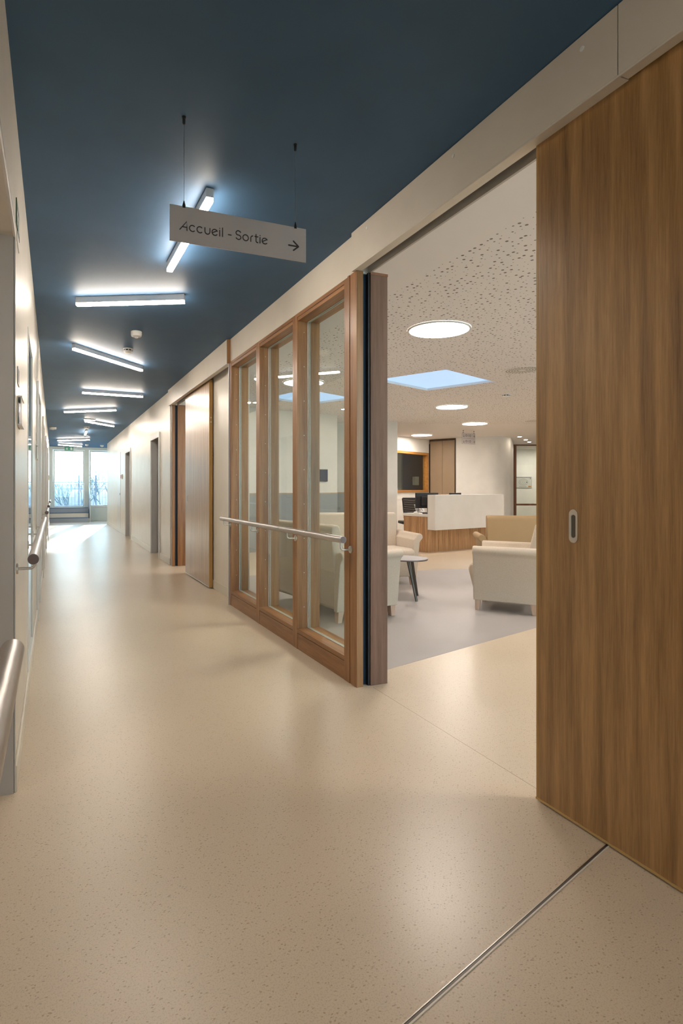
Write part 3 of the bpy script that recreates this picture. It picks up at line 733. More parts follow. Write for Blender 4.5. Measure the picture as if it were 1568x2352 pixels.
e = empty('window_6', (0, YE, 0.52), label='unseen end window added along the side passage for daylight', cat='window', kind='structure')  # out of view, added to bring more daylight to the corridor end
frame_rect(e, 2.905, 4.445, 0.0, 2.03, 0.05, 'frame_white')
# steps
e = empty('staircase', (0.51, 19.95, 0), label='three blue edged steps up to the glazed end door', cat='steps')
for k in range(3):
    y0 = 0.22*k; z0 = 0.1667*k; z1 = z0+0.1667
    bxo('riser', (-0.645, 0.645, y0, y0+0.215 if k < 2 else 0.645, z0, z1-0.03), ['riser_grey', 'desk_white', 'riser_grey'][k] if k != 1 else 'skirting', e)
    bxo('tread', (-0.645, 0.645, y0-0.004, y0+0.235 if k < 2 else 0.645, z1-0.03, z1), 'tread', e, 0.002)
e = empty('stair_railing', (1.19, 19.95, 0), label='steel railing with blue side panel at the right edge of the steps', cat='railing')
bm = bmesh.new(); tube(bm, [(0, 0.0, 0.0), (0, 0.0, 0.9)], 0.015, 10); tube(bm, [(0, 0.60, 0.0), (0, 0.60, 1.36)], 0.015, 10); obj('post', bm, 'steel', e, smooth=True)
bm = bmesh.new(); tube(bm, [(0, -0.1, 0.82), (0, 0.0, 0.9), (0, 0.60, 1.36)], 0.018, 10); obj('top_rail', bm, 'steel', e, smooth=True)
bm = bmesh.new(); prism(bm, [(0.02, 0.12), (0.58, 0.12), (0.58, 1.16), (0.02, 0.72)], -0.008, 0.008, 'x'); obj('side_panel', bm, 'tread', e)
# exit sign over the end door
e = empty('exit_sign', (0.51, YE-0.12, 2.585), label='green exit sign with pictogram above the glazed end door', cat='sign')
bxo('plate', (-0.15, 0.15, -0.01, 0.01, -0.06, 0.06), 'green', e, 0.002)
bxo('door_symbol', (0.05, 0.11, -0.0115, -0.0101, -0.045, 0.045), 'white', e)
bm = bmesh.new(); box(bm, -0.075, -0.055, -0.0115, -0.0101, -0.01, 0.045)
v = [bm.verts.new(p) for p in ((-0.10, -0.011, -0.0), (-0.03, -0.011, -0.0), (-0.065, -0.011, -0.045))]; bm.faces.new(v)
obj('arrow', bm, 'white', e)
bxo('bracket', (-0.165, -0.15, -0.015, 0.10, -0.02, 0.02), 'white', e); bxo('bracket', (0.15, 0.165, -0.015, 0.10, -0.02, 0.02), 'white', e)
# dark seat just showing round the corner
e = empty('visitor_chair', (2.05, 19.7, 0), R(150), 'dark swivel chair partly hidden behind the right wall end', 'chair')
bxo('seat', (-0.23, 0.23, -0.23, 0.23, 0.42, 0.48), 'black', e, 0.02, 3)
bxo('backrest', (-0.25, -0.20, -0.21, 0.21, 0.52, 0.95), 'black', e, 0.02, 3)
for s_ in (-1, 1):
    bm = bmesh.new(); tube(bm, [(0.0, 0.25*s_, 0.45), (0.0, 0.29*s_, 0.6), (0.0, 0.29*s_, 0.82)], 0.014, 8); box(bm, -0.13, 0.15, 0.26*s_-0.01 if s_ > 0 else -0.32, 0.32 if s_ > 0 else -0.25, 0.82, 0.86); obj('armrest', bm, 'black', e)
bm = bmesh.new(); tube(bm, [(0, 0, 0.08), (0, 0, 0.42)], 0.03, 12)
for k in range(5):
    a = k*2*PI/5; tube(bm, [(0, 0, 0.10), (0.29*math.cos(a), 0.29*math.sin(a), 0.075)], 0.02, 8); tube(bm, [(0.29*math.cos(a)-0.012, 0.29*math.sin(a), 0.03), (0.29*math.cos(a)+0.012, 0.29*math.sin(a), 0.03)], 0.03, 12)
obj('base', bm, 'black', e)

# ---------------------------------------------------------------- outside
bm = bmesh.new(); box(bm, -6, 8, YE+0.15, 22.8, 0.30, 0.46)
struct(obj('terrace', bm, 'concrete'), 'pale terrace slab outside the end door', 'terrace')
e = empty('balcony_railing', (0, 22.5, 0.46), label='dark metal balustrade with upright bars outside the end windows', cat='railing')
for x in (-3, -1.2, 0.93, 1.56, 3.2, 5.0): bxo('post', (x-0.02, x+0.02, -0.02, 0.02, 0, 1.24), 'outdoor_metal', e)
for z in (0.96, 0.70, 0.06): bxo('rail', (-3, 5.0, -0.012, 0.012, z-0.012, z+0.012), 'outdoor_metal', e)
x = -2.9; k = 0; bars = None
while x < 4.95:
    if bars is None: bars = bxo('bar', (-0.006, 0.006, 0.013, 0.023, 0.0, 1.24), 'outdoor_metal', e); bars.location.x = x
    else: c = bars.copy(); link(c); c.parent = e; c.location.x = x
    x += 0.115
def hill():
    bm = bmesh.new(); nx, ny = 60, 24; vs = []
    random.seed(5)
    for j in range(ny+1):
        for i in range(nx+1):
            X = -60+i*2.5; Y = 24+j*4
            Z = -4.5 + 5.5*min(1, (Y-24)/26)**0.8 + 0.012*max(0, Y-50) + 0.25*math.sin(X*0.15+1)+0.15*math.sin(X*0.41+Y*0.2) + random.uniform(-0.15, 0.15)
            vs.append(bm.verts.new((X, Y, Z)))
    for j in range(ny):
        for i in range(nx):
            a = j*(nx+1)+i; bm.faces.new([vs[a], vs[a+1], vs[a+nx+2], vs[a+nx+1]])
    return bm
struct(obj('hillside', hill(), 'brush', smooth=True), 'hillside beyond the terrace, distance haze put into its blue green colour', 'hill')
def tree_bm(rnd, h, depth=6, spread=0.55):
    bm = bmesh.new()
    def grow(p, d, l, r, k):
        q = p + d*l
        tube(bm, [p, (p+q)/2+Vector((rnd.uniform(-.05, .05), rnd.uniform(-.05, .05), 0))*l, q], r, 4, False, [r, r*0.85, r*0.7])
        if k == 0: return
        for _ in range(3 if k > 2 else 2):
            nd = (d + Vector((rnd.uniform(-1, 1), rnd.uniform(-1, 1), rnd.uniform(-0.25, 0.7)))*spread).normalized()
            grow(q, nd, l*rnd.uniform(0.62, 0.82), r*0.62, k-1)
    grow(Vector((0, 0, 0)), Vector((0, 0, 1)), h*0.27, h*0.011, depth)
    return bm
for k, (x, y, z, h, lb) in enumerate(((1.2, 36, -4.2, 7.4, 'bare winter tree seen through the glazed end door'), (3.75, 41.5, -4.2, 7.9, 'bare winter tree seen through the end window'), (5.6, 47, -3.6, 7.6, 'bare winter tree partly behind the right wall end'))):
    e = tag(obj('bare_tree', tree_bm(random.Random(k+3), h), 'bark', loc=(x, y, z)), lb, 'tree', 'bare trees beyond the terrace')
bm = bmesh.new(); rnd = random.Random(9)
for k in range(90):
    x = rnd.uniform(-5, 13); y = rnd.uniform(52, 66); z = -4.6 + 5.5*min(1, (y-24)/26)**0.8
    b2 = tree_bm(rnd, rnd.uniform(1.3, 2.4), 3, 0.8)
    bmesh.ops.translate(b2, vec=(x, y, z), verts=b2.verts); me = bpy.data.meshes.new('t'); b2.to_mesh(me); b2.free(); bm.from_mesh(me); bpy.data.meshes.remove(me)
tag(obj('brushwood', bm, 'brush'), 'winter brushwood below the terrace, distance haze put into its blue green colour', 'bushes', kind='stuff')

# ================================================================ LOBBY
def wall_path(pts, th, z0, z1, mat, name, label, smooth=False, side=1):
    """wall following a plan polyline, thickened away from the room"""
    bm = bmesh.new(); P = [Vector(p) for p in pts]; n = len(P); off = []
    for i in range(n):
        t = (P[min(i+1, n-1)]-P[max(i-1, 0)]).normalized(); off.append(P[i]+Vector((-t.y, t.x))*th*side)
    lo = [bm.verts.new((p.x, p.y, z0)) for p in P]; hi = [bm.verts.new((p.x, p.y, z1)) for p in P]
    lo2 = [bm.verts.new((p.x, p.y, z0)) for p in off]; hi2 = [bm.verts.new((p.x, p.y, z1)) for p in off]
    for i in range(n-1):
        bm.faces.new([lo[i], lo[i+1], hi[i+1], hi[i]]); bm.faces.new([lo2[i], lo2[i+1], hi2[i+1], hi2[i]])
        bm.faces.new([hi[i], hi[i+1], hi2[i+1], hi2[i]]); bm.faces.new([lo[i], lo[i+1], lo2[i+1], lo2[i]])
    bm.faces.new([lo[0], hi[0], hi2[0], lo2[0]]); bm.faces.new([lo[-1], hi[-1], hi2[-1], lo2[-1]])
    o = obj(name, bm, mat, smooth=smooth); return struct(o, label, 'wall')
wall_path([(1.86, 9.08), (5.40, 9.815), (5.86, 11.15), (7.115, 10.20)], 0.15, 0, H, 'lobby_wall', 'wall_lounge', 'white lounge wall behind the sofas with grey dado')
# grey blue dado with wooden cap
def dado(a, b, k):
    a = Vector(a); b = Vector(b); d = b-a; e = empty('trim_%d' % k, (a.x, a.y, 0), math.atan2(d.y, d.x), 'grey blue dado with light wooden cap on the lounge wall, part %s' % ('behind the glazing' if k == 8 else 'beside the pillar'), 'dado', kind='structure')
    L = d.length
    bxo('panel', (0.02, L, -0.03, -0.002, 0, 1.06), 'wainscot', e, 0.002); bxo('cap', (0.02, L, -0.035, -0.002, 1.06, 1.085), 'cap_wood', e, 0.002)
dado((1.90, 9.09), (5.38, 9.81), 8)
dado((5.88, 11.12), (6.90, 10.35), 9)
# wall screen
e = empty('wall_screen', (5.03, 9.735, 1.43), R(11.8), 'dark flat wall screen seen through the bay next to the double post', 'screen')
bxo('body', (-0.22, 0.10, -0.035, -0.001, -0.12, 0.12), 'black', e, 0.003); bxo('display', (-0.21, 0.09, -0.037, -0.035, -0.11, 0.11), 'navy', e)
# window wall behind the desk, and the small office behind it
wa = Vector((7.55, 12.36)); wb = Vector((10.69, 13.68)); wd = (wb-wa).normalized(); ang = math.atan2(wd.y, wd.x); WL = (wb-wa).length
ww = empty('wall_office', (wa.x, wa.y, 0), ang, 'white wall with an internal window behind the reception desk', 'wall', kind='structure')
u0 = (Vector((9.0, 12.98))-wa).dot(wd)-1.1; u1 = WL-0.03-0.02
for nm, d in (('panel', (0, u0, 0, 0.12, 0, H)), ('panel', (u0, u1, 0, 0.12, 0, 1.055)), ('panel', (u0, u1, 0, 0.12, 2.25, H)), ('panel', (u1, WL, 0, 0.12, 0, H))):
    bxo(nm, d, 'lobby_wall', ww)
e = empty('window_7', (wa.x, wa.y, 0), ang, 'internal window with orange wooden frame behind the desk', 'window', kind='structure')
fw = 0.07
bxo('stile', (u1-fw, u1, -0.02, 0.14, 1.055, 2.25), 'orange_wood', e, 0.003); bxo('stile', (u0, u0+fw, -0.02, 0.14, 1.055, 2.25), 'orange_wood', e, 0.003)
bxo('rail', (u0+fw, u1-fw, -0.02, 0.14, 2.18, 2.25), 'orange_wood', e, 0.003); bxo('rail', (u0+fw, u1-fw, -0.02, 0.14, 1.055, 1.125), 'orange_wood', e, 0.003)
bxo('pane', (u0+fw, u1-fw, 0.08, 0.088, 1.125, 2.18), 'glass', e)
of = empty('wall_office_room', (wa.x, wa.y, 0), ang, 'dark navy inner walls of the little office', 'wall', kind='structure')
bxo('back', (-0.2, WL+1.6, 0.9, 1.0, 0, H), 'navy', of); bxo('side', (WL+1.5, WL+1.6, 0.62, 0.9, 0, H), 'navy', of)
bxo('side', (-0.2, -0.1, 0.12, 0.9, 0, H), 'greybeige', of); bxo('pier', (2.3, 3.33, 0.87, 0.9, 0, H), 'greybeige', of)
# key box on the office wall, then a dim fill light added inside
kb = empty('key_box', (wa.x+wd.x*4.08-wd.y*0.9, wa.y+wd.y*4.08+wd.x*0.9, 1.42), ang, 'pale grey metal key box on the dark office wall', 'key box')
bxo('body', (-0.13, 0.12, -0.10, -0.001, -0.14, 0.14), 'box_grey', kb, 0.01); bxo('lock', (-0.125, -0.10, -0.11, -0.10, -0.03, 0.0), 'steel', kb)
ofl = empty('office_fill_light', (wa.x+wd.x*3.3-wd.y*0.5, wa.y+wd.y*3.3+wd.x*0.5, H), 0, 'small round fill light added inside the dark office', 'ceiling light')  # added fill so the office interior does not go black
bm = bmesh.new(); lathe(bm, [(0, -0.01), (0.05, -0.01), (0.05, -0.0005)], seg=24); obj('diffuser', bm, 'disc', ofl)
# cupboard
ca = Vector((10.70, 13.66)); cb = Vector((11.056, 12.934)); cdv = (cb-ca).normalized(); cang = math.atan2(cdv.y, cdv.x); CL = (cb-ca).length
e = empty('tall_cupboard', (ca.x, ca.y, 0), cang, 'tall tan two door cupboard beside the internal window', 'cupboard')
bxo('body', (0.0, CL, 0.012, 0.5, 0, H-0.002), 'dark_edge', e); 
bxo('door', (0.02, CL*0.5-0.003, -0.006, 0.012, 0.06, H-0.06), 'cupboard', e, 0.001); bxo('door', (CL*0.5+0.003, CL-0.035, -0.006, 0.012, 0.06, H-0.06), 'cupboard', e, 0.001)
bxo('head', (0.0, CL, -0.02, 0.012, H-0.06, H-0.002), 'dark_edge', e)
# curved wall
def smoothp(pts, k=6):
    P = [Vector(p) for p in pts]; out = []
    P = [P[0]*2-P[1]]+P+[P[-1]*2-P[-2]]
    for i in range(1, len(P)-2):
        for j in range(k):
            t = j/k; a, b, c, d = P[i-1], P[i], P[i+1], P[i+2]
            out.append(0.5*((2*b)+(c-a)*t+(2*a-5*b+4*c-d)*t*t+(3*b-a-3*c+d)*t**3))
    out.append(P[-2]); return out
wall_path([(11.09, 12.97)]+smoothp([(11.06, 12.92), (11.38, 12.45), (11.62, 12.16), (11.90, 12.06), (12.25, 12.14), (12.7, 12.45), (14.50, 14.13)]), 0.12, 0, H, 'lobby_wall', 'wall_curved', 'white curved wall to the right behind the desk', True)
# glazed frame and wall with the plan
fa = Vector((14.52, 14.12)); e = empty('window_8', (fa.x, fa.y, 0), R(-20.9), 'thin brown framed glazed screen beyond the curved wall', 'glazed screen', kind='structure')
bxo('stile', (0.0, 0.075, 0, 0.1, 0, H-0.002), 'redbrown', e); bxo('stile', (1.6, 1.675, 0, 0.1, 0, H-0.002), 'redbrown', e)
bxo('head', (0.075, 1.6, 0, 0.1, H-0.04, H-0.002), 'redbrown', e); bxo('pane', (0.075, 1.6, 0.045, 0.055, 0.02, H-0.04), 'glass', e)
bxo('transom', (0.075, 1.6, 0.02, 0.08, 0.60, 0.66), 'redbrown', e)
struct(bxo('wall_end', (16.2, 19.4, 13.0, 13.1, 0, H), 'lobby_wall'), 'white side wall beyond the brown framed screen', 'wall')
we = empty('wall_beyond', (14.9, 16.25, 0), R(-20.9), 'white wall beyond the thin brown framed screen', 'wall', kind='structure')
bxo('face', (-0.6, 4.6, 0, 0.1, 0, H), 'lobby_wall', we)
pl = Vector((14.9, 16.25, 0)); dr = Vector((math.cos(R(20.9)), -math.sin(R(20.9)), 0))
pc = pl+dr*1.72
e = empty('evacuation_plan', (pc.x-0.001, pc.y, 1.405), R(-20.9), 'framed evacuation plan board on the wall beyond the brown screen', 'notice board')
bxo('frame', (-0.32, 0.32, -0.03, -0.001, -0.21, 0.21), 'table_top', e, 0.004); bxo('paper', (-0.305, 0.305, -0.033, -0.03, -0.195, 0.195), 'plan_paper', e)
bm = bmesh.new()
for rx, rz in ((0.17, 0.115), (0.12, 0.075), (0.05, 0.03)):
    pts = arc(0.0, 0.01, rz, 0, 360, 28, rx)
    for a, b in zip(pts, pts[1:]):
        stroke(bm, [a, b], 0.007, 0.001, -0.0335)
stroke(bm, [(-0.30, 0.185), (0.25, 0.185)], 0.012, 0.001, -0.0335); stroke(bm, [(0.26, 0.13), (0.26, 0.185)], 0.02, 0.001, -0.0335)
for k in range(7): stroke(bm, [(-0.15+k*0.04, -0.155), (-0.13+k*0.04, -0.155)], 0.012, 0.001, -0.0335)
stroke(bm, [(0.1, 0.01), (0.15, 0.01)], 0.02, 0.001, -0.0335)
obj('drawing', bm, 'ink', e)
bm = bmesh.new(); stroke(bm, [(0.20, -0.155), (0.27, -0.155)], 0.05, 0.001, -0.0335); obj('legend', bm, 'orange_wood', e)
# outer walls of the lobby that close it off
bm = bmesh.new(); box(bm, 19.3, 19.4, -3.2, 17.4, 0, H); box(bm, 1.86, 19.3, -3.3, -3.2, 0, 0.5); box(bm, 1.86, 19.3, -3.3, -3.2, 2.5, H); [box(bm, 1.86+k*2.18-0.1, 1.86+k*2.18+0.1, -3.3, -3.2, 0.5, 2.5) for k in range(5)]; box(bm, 10.5, 19.3, -3.3, -3.2, 0.5, 2.5); box(bm, 1.86, 19.3, 17.3, 17.4, 0, H)
struct(obj('wall_outer', bm, 'lobby_wall'), 'white outer walls closing the lounge out of view', 'wall')
struct(bxo('window_10', (1.96, 10.5, -3.26, -3.25, 0.5, 2.5), 'glass_end'), 'unseen row of tall windows added to light the lounge', 'window')  # added out of view to throw cool daylight on seats and desk
struct(bxo('wall_stub', (1.862, 1.90, 6.95, 7.0, 0, H), 'lobby_wall'), 'narrow white wall end beside the far opening', 'wall')

# ceiling fittings in lobby
def disc(x, y, label, r=0.29):
    e = empty('round_ceiling_light', (x, y, H), 0, label, 'ceiling light', 'large round lights in the lounge ceiling')
    bm = bmesh.new(); lathe(bm, [(r-0.018, -0.001), (r-0.018, -0.014), (r-0.004, -0.014), (r, -0.010), (r, -0.0005)], seg=64)
    bm2 = bmesh.new(); lathe(bm2, [(0, -0.009), (r-0.018, -0.009), (r-0.018, -0.001), (0, -0.001)], seg=64)
    for q in (bm, bm2): bmesh.ops.scale(q, vec=(1.03, 0.91, 1), verts=q.verts)
    obj('rim', bm, 'lamp_body', e, smooth=True); obj('diffuser', bm2, 'disc', e)
    return e
disc(3.379, 4.179, 'large round ceiling light nearest the opening, above the seats')
disc(6.777, 8.032, 'round ceiling light between the sky panel and the desk')
disc(9.005, 9.899, 'round ceiling light just before the small hanging sign')
disc(9.55, 12.54, 'round ceiling light in front of the tan cupboard')
disc(3.283, 6.938, 'round ceiling light seen through the glazed screen')
disc(6.6, 2.4, 'added round fill light hidden behind the near sliding door')  # from here on unseen discs, added to brighten the lounge
disc(3.6, 0.6, 'added round fill light behind the near sliding door, closest to the viewpoint')
disc(7.4, -1.0, 'added round fill light by the unseen lounge windows')
disc(12.5, 7.5, 'added round fill light in the far right corner of the lounge')
disc(9.8, 6.0, 'added round fill light over the far right of the lounge')
disc(16.3, 14.4, 'added round fill light beyond the thin brown framed screen')  # added out of view to lift the dark space behind the screen
def down(x, y, label, r=0.065):
    e = empty('downlight', (x, y, H), 0, label, 'ceiling light', 'small downlights in the lounge ceiling')
    bm = bmesh.new(); lathe(bm, [(r*0.8, -0.001), (r*0.8, -0.006), (r, -0.004), (r, -0.0005)], seg=32); obj('rim', bm, 'white', e, smooth=True)
    bm = bmesh.new(); lathe(bm, [(0, -0.004), (r*0.8, -0.004), (r*0.8, -0.001), (0, -0.001)], seg=32); obj('lens', bm, 'down', e)
down(5.10, 9.00, 'small downlight by the lounge wall, seen through bay next to the double post')
down(3.28, 8.85, 'small downlight by the lounge wall, seen through the far bay')
down(12.496, 11.955, 'small downlight by curved wall, first of three from the desk')
down(13.444, 12.63, 'small downlight by curved wall, middle of three')
down(14.17, 13.175, 'small downlight by curved wall, last of three')
def vent(x, y, label, r=0.19):
    e = empty('ceiling_diffuser', (x, y, H), 0, label, 'air vent', 'round air vents in the lounge ceiling')
    bm = bmesh.new(); lathe(bm, [(0, -0.004), (r*1.22, -0.004), (r*1.22, -0.0005)], seg=48); obj('plate', bm, 'white', e, smooth=True)
    bm = bmesh.new()
    for k in range(5):
        rr = r*(0.25+0.17*k); n = 28
        for j in range(n):
            a0, a1 = j*2*PI/n, (j+0.62)*2*PI/n
            pts = [(rr*math.cos(a), rr*math.sin(a)) for a in (a0, a1)]+[((rr+r*0.09)*math.cos(a), (rr+r*0.09)*math.sin(a)) for a in (a1, a0)]
            bm.faces.new([bm.verts.new((p[0], p[1], -0.0046)) for p in pts])
    o = obj('slots', bm, 'table_dark', e); tag(o, kind='stuff')
vent(5.52, 5.24, 'round slotted air vent beside the near sliding door edge')
vent(9.9, 9.05, 'round slotted air vent in front of the curved wall')
smoke(6.71, 6.688, 'white round smoke detector on the perforated lounge ceiling', r=0.066)

# small double hanging sign
ha = Vector((9.725, 11.088)); hb = Vector((10.463, 11.327)); ha = Vector((9.70, 11.06)); hb = Vector((10.03, 11.33))
mid = Vector((9.98, 11.19)); e = empty('direction_sign', (mid.x, mid.y, H), R(6), 'small grey two line hanging sign above the reception desk', 'sign')
bxo('plate', (-0.235, 0.235, -0.004, 0.004, -0.35, -0.065), 'sign', e, 0.001)
bm = bmesh.new()
for row in (-0.13, -0.275):
    z = row
    stroke(bm, [(-0.175, z+0.02), (-0.175, z-0.035)], 0.008, 0.001, -0.0042); stroke(bm, [(-0.195, z-0.018), (-0.175, z-0.037), (-0.155, z-0.018)], 0.008, 0.001, -0.0042)
    for cx in (-0.09, 0.045):
        stroke(bm, arc(cx, z, 0.026, 0, 360, 16, 0.020), 0.009, 0.001, -0.0042)
    stroke(bm, [(-0.025, z-0.026), (-0.025, z+0.026)], 0.009, 0.001, -0.0042)
    stroke(bm, [(0.165, z-0.01), (0.215, z-0.01)], 0.008, 0.001, -0.0042); stroke(bm, [(0.192, z+0.014), (0.216, z-0.01), (0.192, z-0.034)], 0.008, 0.001, -0.0042)
stroke(bm, [(-0.2, -0.205), (0.2, -0.205)], 0.003, 0.001, -0.0042)
obj('lettering', bm, 'ink', e)
for x in (-0.19, 0.19):
    bm = bmesh.new(); tube(bm, [(x, 0, -0.0005), (x, 0, -0.022)], 0.009, 10); tube(bm, [(x, 0, -0.045), (x, 0, -0.07)], 0.008, 10); obj('fixing', bm, 'black', e)
    bm = bmesh.new(); tube(bm, [(x, 0, -0.02), (x, 0, -0.05)], 0.0012, 6); obj('wire', bm, 'steel', e)

# ---------------------------------------------------------------- reception desk
DA = math.atan2(0.195, 0.981); desk = empty('reception_desk', (6.373, 8.205, 0), DA, 'reception desk with striped wood base and cream front screen', 'desk')
bxo('base_panel', (0.0, 2.0, 0.0, 0.02, 0, 0.65), 'desk_wood', desk, 0.002); bxo('side_panel', (0.0, 0.02, 0.02, 0.57, 0, 0.65), 'desk_wood', desk, 0.002)
bxo('side_panel', (1.98, 2.0, 0.02, 0.57, 0, 0.65), 'desk_wood', desk, 0.002)
bxo('worktop', (-0.01, 2.01, -0.005, 0.58, 0.65, 0.70), 'desk_white', desk, 0.003)
bxo('front_screen', (0.0, 2.03, -0.178, -0.006, 0.413, 1.052), 'desk_white', desk, 0.003)
def local(u, v, z): 
    c, s = math.cos(DA), math.sin(DA); return (6.373+u*c-v*s, 8.205+u*s+v*c, z)
def monitor(u, v, rz, label, wd=0.50, zc=0.93):
    e = empty('monitor', local(u, v, 0.70), DA+rz, label, 'monitor')
    bxo('screen', (-wd/2, wd/2, -0.02, 0.02, zc-0.70-0.14, zc-0.70+0.155), 'black', e, 0.004)
    bxo('rear_cover', (-0.13, 0.13, -0.045, -0.018, zc-0.70-0.09, zc-0.70+0.09), 'black', e, 0.01)
    bm = bmesh.new(); tube(bm, [(0, -0.05, 0.01), (0, -0.05, zc-0.70)], 0.018, 10); obj('stand', bm, 'black', e)
    bxo('foot', (-0.11, 0.11, -0.11, 0.05, 0, 0.012), 'black', e, 0.004)
monitor(0.40, 0.36, R(-22), 'black monitor at the open end of the reception desk', 0.46)
monitor(1.28, 0.40, R(2), 'black monitor mostly hidden behind the cream desk screen', 0.34, 0.925)
e = empty('keyboard', local(0.20, 0.10, 0.70), DA+R(10), 'black keyboard lying on the reception desk end', 'keyboard')
bxo('body', (-0.18, 0.20, -0.06, 0.06, 0, 0.018), 'black', e, 0.004)
e = empty('computer_mouse', local(0.03, 0.30, 0.70), DA, 'small white computer mouse on the desk end', 'mouse')
bm = bmesh.new(); bmesh.ops.create_uvsphere(bm, u_segments=16, v_segments=10, radius=1); bmesh.ops.scale(bm, vec=(0.05, 0.03, 0.018), verts=bm.verts); bmesh.ops.translate(bm, vec=(0, 0, 0.018), verts=bm.verts); obj('shell', bm, 'white', e, smooth=True)
e = empty('paper_stack', local(0.42, 0.52, 0.70), DA+R(15), 'white printed papers propped behind the monitor', 'papers')
bm = bmesh.new(); prism(bm, [(0.0, 0.0), (0.012, 0.0), (0.06, 0.16), (0.05, 0.165)], -0.17, 0.17, 'x'); obj('sheets', bm, 'white', e)
bm = bmesh.new()
for a in ((-0.10, 0.03, 0.0, 0.12), (0.0, 0.12, 0.10, 0.03), (-0.05, 0.06, 0.05, 0.06)):
    tube(bm, [(a[0], 0.3*a[1]-0.003, a[1]), (a[2], 0.3*a[3]-0.003, a[3])], 0.003, 5)
obj('print', bm, 'ink', e)
# office chair
e = empty('office_chair', (6.87, 9.382, 0), R(-20.9), 'black mesh backed office chair behind the reception desk', 'chair')
bm = bmesh.new(); o_ = [(-0.17, 0.55), (0.17, 0.55), (0.21, 0.97), (-0.21, 0.97)]
for i in range(4):
    a, b = o_[i], o_[(i+1) % 4]; tube(bm, [(a[0], -0.18, a[1]), (b[0], -0.18, b[1])], 0.016, 8)
obj('back_frame', bm, 'black', e, smooth=True)
m_, n_, b_ = new_mat('chair_mesh'); v_ = coords(n_); ck = n_.nodes.new('ShaderNodeTexChecker'); ck.inputs['Scale'].default_value = 120; n_.links.new(v_, ck.inputs['Vector'])
n_.links.new(mixc(n_, ck.outputs['Fac'], (0.01, 0.009, 0.008), (0.07, 0.062, 0.052)), b_.inputs['Base Color']); b_.inputs['Roughness'].default_value = 0.6; M['mesh'] = m_
bm = bmesh.new(); prism(bm, o_, -0.186, -0.176, 'y'); obj('back_mesh', bm, 'mesh', e)
bm = bmesh.new()
for t in range(9):
    z = 0.58+t*0.045; tube(bm, [(-0.20, -0.19, z), (0, -0.195, z-0.02), (0.20, -0.19, z)], 0.003, 5)
obj('back_ribs', bm, 'table_dark', e)
bxo('seat', (-0.20, 0.20, -0.16, 0.26, 0.44, 0.50), 'black', e, 0.02, 3)
bm = bmesh.new(); tube(bm, [(0, 0, 0.07), (0, 0, 0.44)], 0.025, 12); tube(bm, [(0, -0.1, 0.46), (0, -0.2, 0.5), (0, -0.185, 0.6)], 0.02, 8)
for k in range(5): a = k*2*PI/5; tube(bm, [(0, 0, 0.09), (0.28*math.cos(a), 0.28*math.sin(a), 0.07)], 0.018, 8)
obj('pedestal', bm, 'black', e, smooth=True)
for k in range(5):
    a = k*2*PI/5; bm = bmesh.new(); x, y = 0.28*math.cos(a), 0.28*math.sin(a); tube(bm, [(x-0.015, y, 0.028), (x+0.015, y, 0.028)], 0.028, 12); obj('caster', bm, 'black', e, smooth=True)

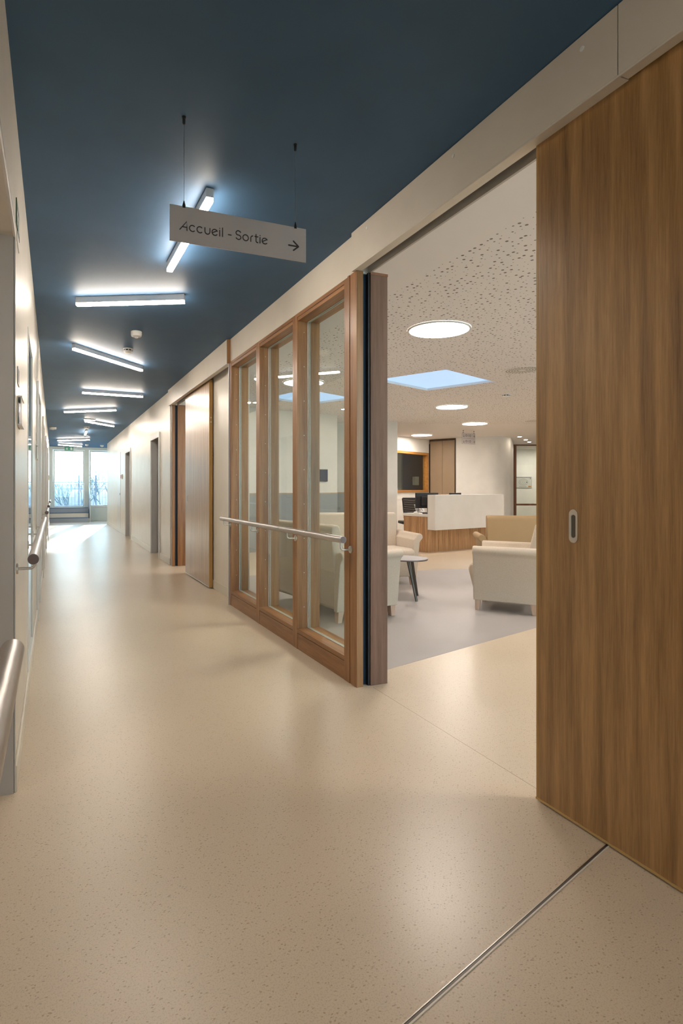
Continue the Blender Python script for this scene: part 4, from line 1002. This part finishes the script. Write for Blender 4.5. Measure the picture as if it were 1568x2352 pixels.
# ---------------------------------------------------------------- upholstered seats
def seat(name, W, loc, rz, fab, label, cat, group, legm='leg_wood'):
    e = empty(name, loc, rz, label, cat, group); w = W/2; y = w-0.115
    # seat block, front leaning out
    bm = bmesh.new(); prism(bm, [(-0.30, 0.10), (0.315, 0.10), (0.40, 0.36), (0.405, 0.40), (0.385, 0.43), (0.33, 0.445), (-0.20, 0.425), (-0.30, 0.425)], -y, y, 'y')
    obj('seat', bm, fab, e, bev=0.016, segs=3)
    # back: tapered wider at the top
    bm = bmesh.new(); pr = [(-0.315, 0.12), (-0.40, 0.80), (-0.395, 0.83), (-0.375, 0.85), (-0.335, 0.85), (-0.31, 0.83), (-0.20, 0.44), (-0.20, 0.12)]
    def yw(z): return (w-0.10)+(z-0.12)*0.045
    A = [bm.verts.new((p[0], -yw(p[1]), p[1])) for p in pr]; B = [bm.verts.new((p[0], yw(p[1]), p[1])) for p in pr]
    bm.faces.new(A[::-1]); bm.faces.new(B)
    for i in range(len(pr)): j = (i+1) % len(pr); bm.faces.new([A[i], A[j], B[j], B[i]])
    obj('backrest', bm, fab, e, bev=0.018, segs=3)
    for s_ in (-1, 1):
        # arm section, tapered panel ending in a roll that flares outward
        sec = [(w-0.115, 0.10), (w-0.065, 0.10), (w-0.022, 0.515)]
        cx, cz, r = w-0.022, 0.580, 0.040
        for a in range(-65, 181, 22): sec.append((cx+r*math.cos(R(a)), cz+r*math.sin(R(a))))
        sec += [(w-0.098, 0.545), (w-0.105, 0.46)]
        bm = bmesh.new(); rings = []
        for x, k in ((-0.345, 0.93), (-0.330, 1.0), (0.315, 1.0), (0.330, 0.97), (0.338, 0.88)):
            mc = (w-0.07, 0.36)
            # only the silhouette of the roll shrinks towards the ends
            rings.append([bm.verts.new((x, s_*(mc[0]+(p[0]-mc[0])*k), 0.10+(p[1]-0.10)*(1-(1-k)*0.12))) for p in sec])
        n = len(sec)
        for a, b in zip(rings, rings[1:]):
            for i in range(n): bm.faces.new([a[i], a[(i+1) % n], b[(i+1) % n], b[i]])
        bm.faces.new(rings[0]); bm.faces.new(rings[-1])
        obj('arm', bm, fab, e, smooth=True, bev=0.006, segs=2)
    for sx in (-1, 1):
        for sy in (-1, 1):
            bm = bmesh.new(); cx, cy = 0.292*sx, (w-0.105)*sy; a, b = 0.030, 0.021
            v0 = [bm.verts.new((cx+i*b-0.008*-sx, cy+j*b, 0)) for i, j in ((-1, -1), (1, -1), (1, 1), (-1, 1))]
            v1 = [bm.verts.new((cx+i*a, cy+j*a, 0.10)) for i, j in ((-1, -1), (1, -1), (1, 1), (-1, 1))]
            bm.faces.new(v0[::-1]); bm.faces.new(v1)
            for i in range(4): bm.faces.new([v0[i], v0[(i+1) % 4], v1[(i+1) % 4], v1[i]])
            obj('leg', bm, legm, e, bev=0.002)
    return e
G = 'upholstered lounge seats round the low table'
q = seat('armchair', 0.66, (4.136, 4.10, 0.001), math.atan2(0.78, -0.63), 'fabric', 'beige woven armchair beside the near sliding door edge, facing the table', 'armchair', G); q.scale.x = 0.82
q = seat('sofa', 1.34, (2.525, 4.76, 0.001), math.atan2(0.13, 0.99), 'fabric', 'beige woven sofa with its back to the glazed screen', 'sofa', G); q.scale.x = 1.0
seat('sofa', 1.42, (3.53, 5.93, 0.001), math.atan2(-0.97, -0.22), 'fabric', 'beige woven sofa behind the round table, facing the corridor', 'sofa', G)
# tan sofa seen from behind
q = seat('sofa', 1.42, (5.435, 4.895, 0.001), R(90-20.9-14), 'leather', 'tan sofa seen from behind in front of the desk', 'sofa', G); q.scale.x = 0.75

# low table
e = empty('side_table', (3.49, 4.83, 0.0008), 0, 'small round grey table with dark splayed legs', 'table')
bm = bmesh.new(); lathe(bm, [(0, 0.415), (0.212, 0.415), (0.212, 0.423), (0, 0.423)], seg=48); obj('top_edge', bm, 'table_dark', e, smooth=True)
bm = bmesh.new(); lathe(bm, [(0, 0.4232), (0.213, 0.4232), (0.213, 0.431), (0, 0.431)], seg=48); obj('table_top', bm, 'table_top', e, smooth=True)
for (tx, ty), (fx, fy) in (((-0.03, -0.06), (0.0, -0.165)), ((0.06, 0.0), (0.20, 0.09)), ((-0.06, 0.05), (-0.19, 0.09))):
    bm = bmesh.new(); tube(bm, [(tx, ty, 0.415), (fx, fy, 0.0)], 0.012, 8, radii=[0.017, 0.013]); obj('leg', bm, 'table_dark', e, smooth=True)
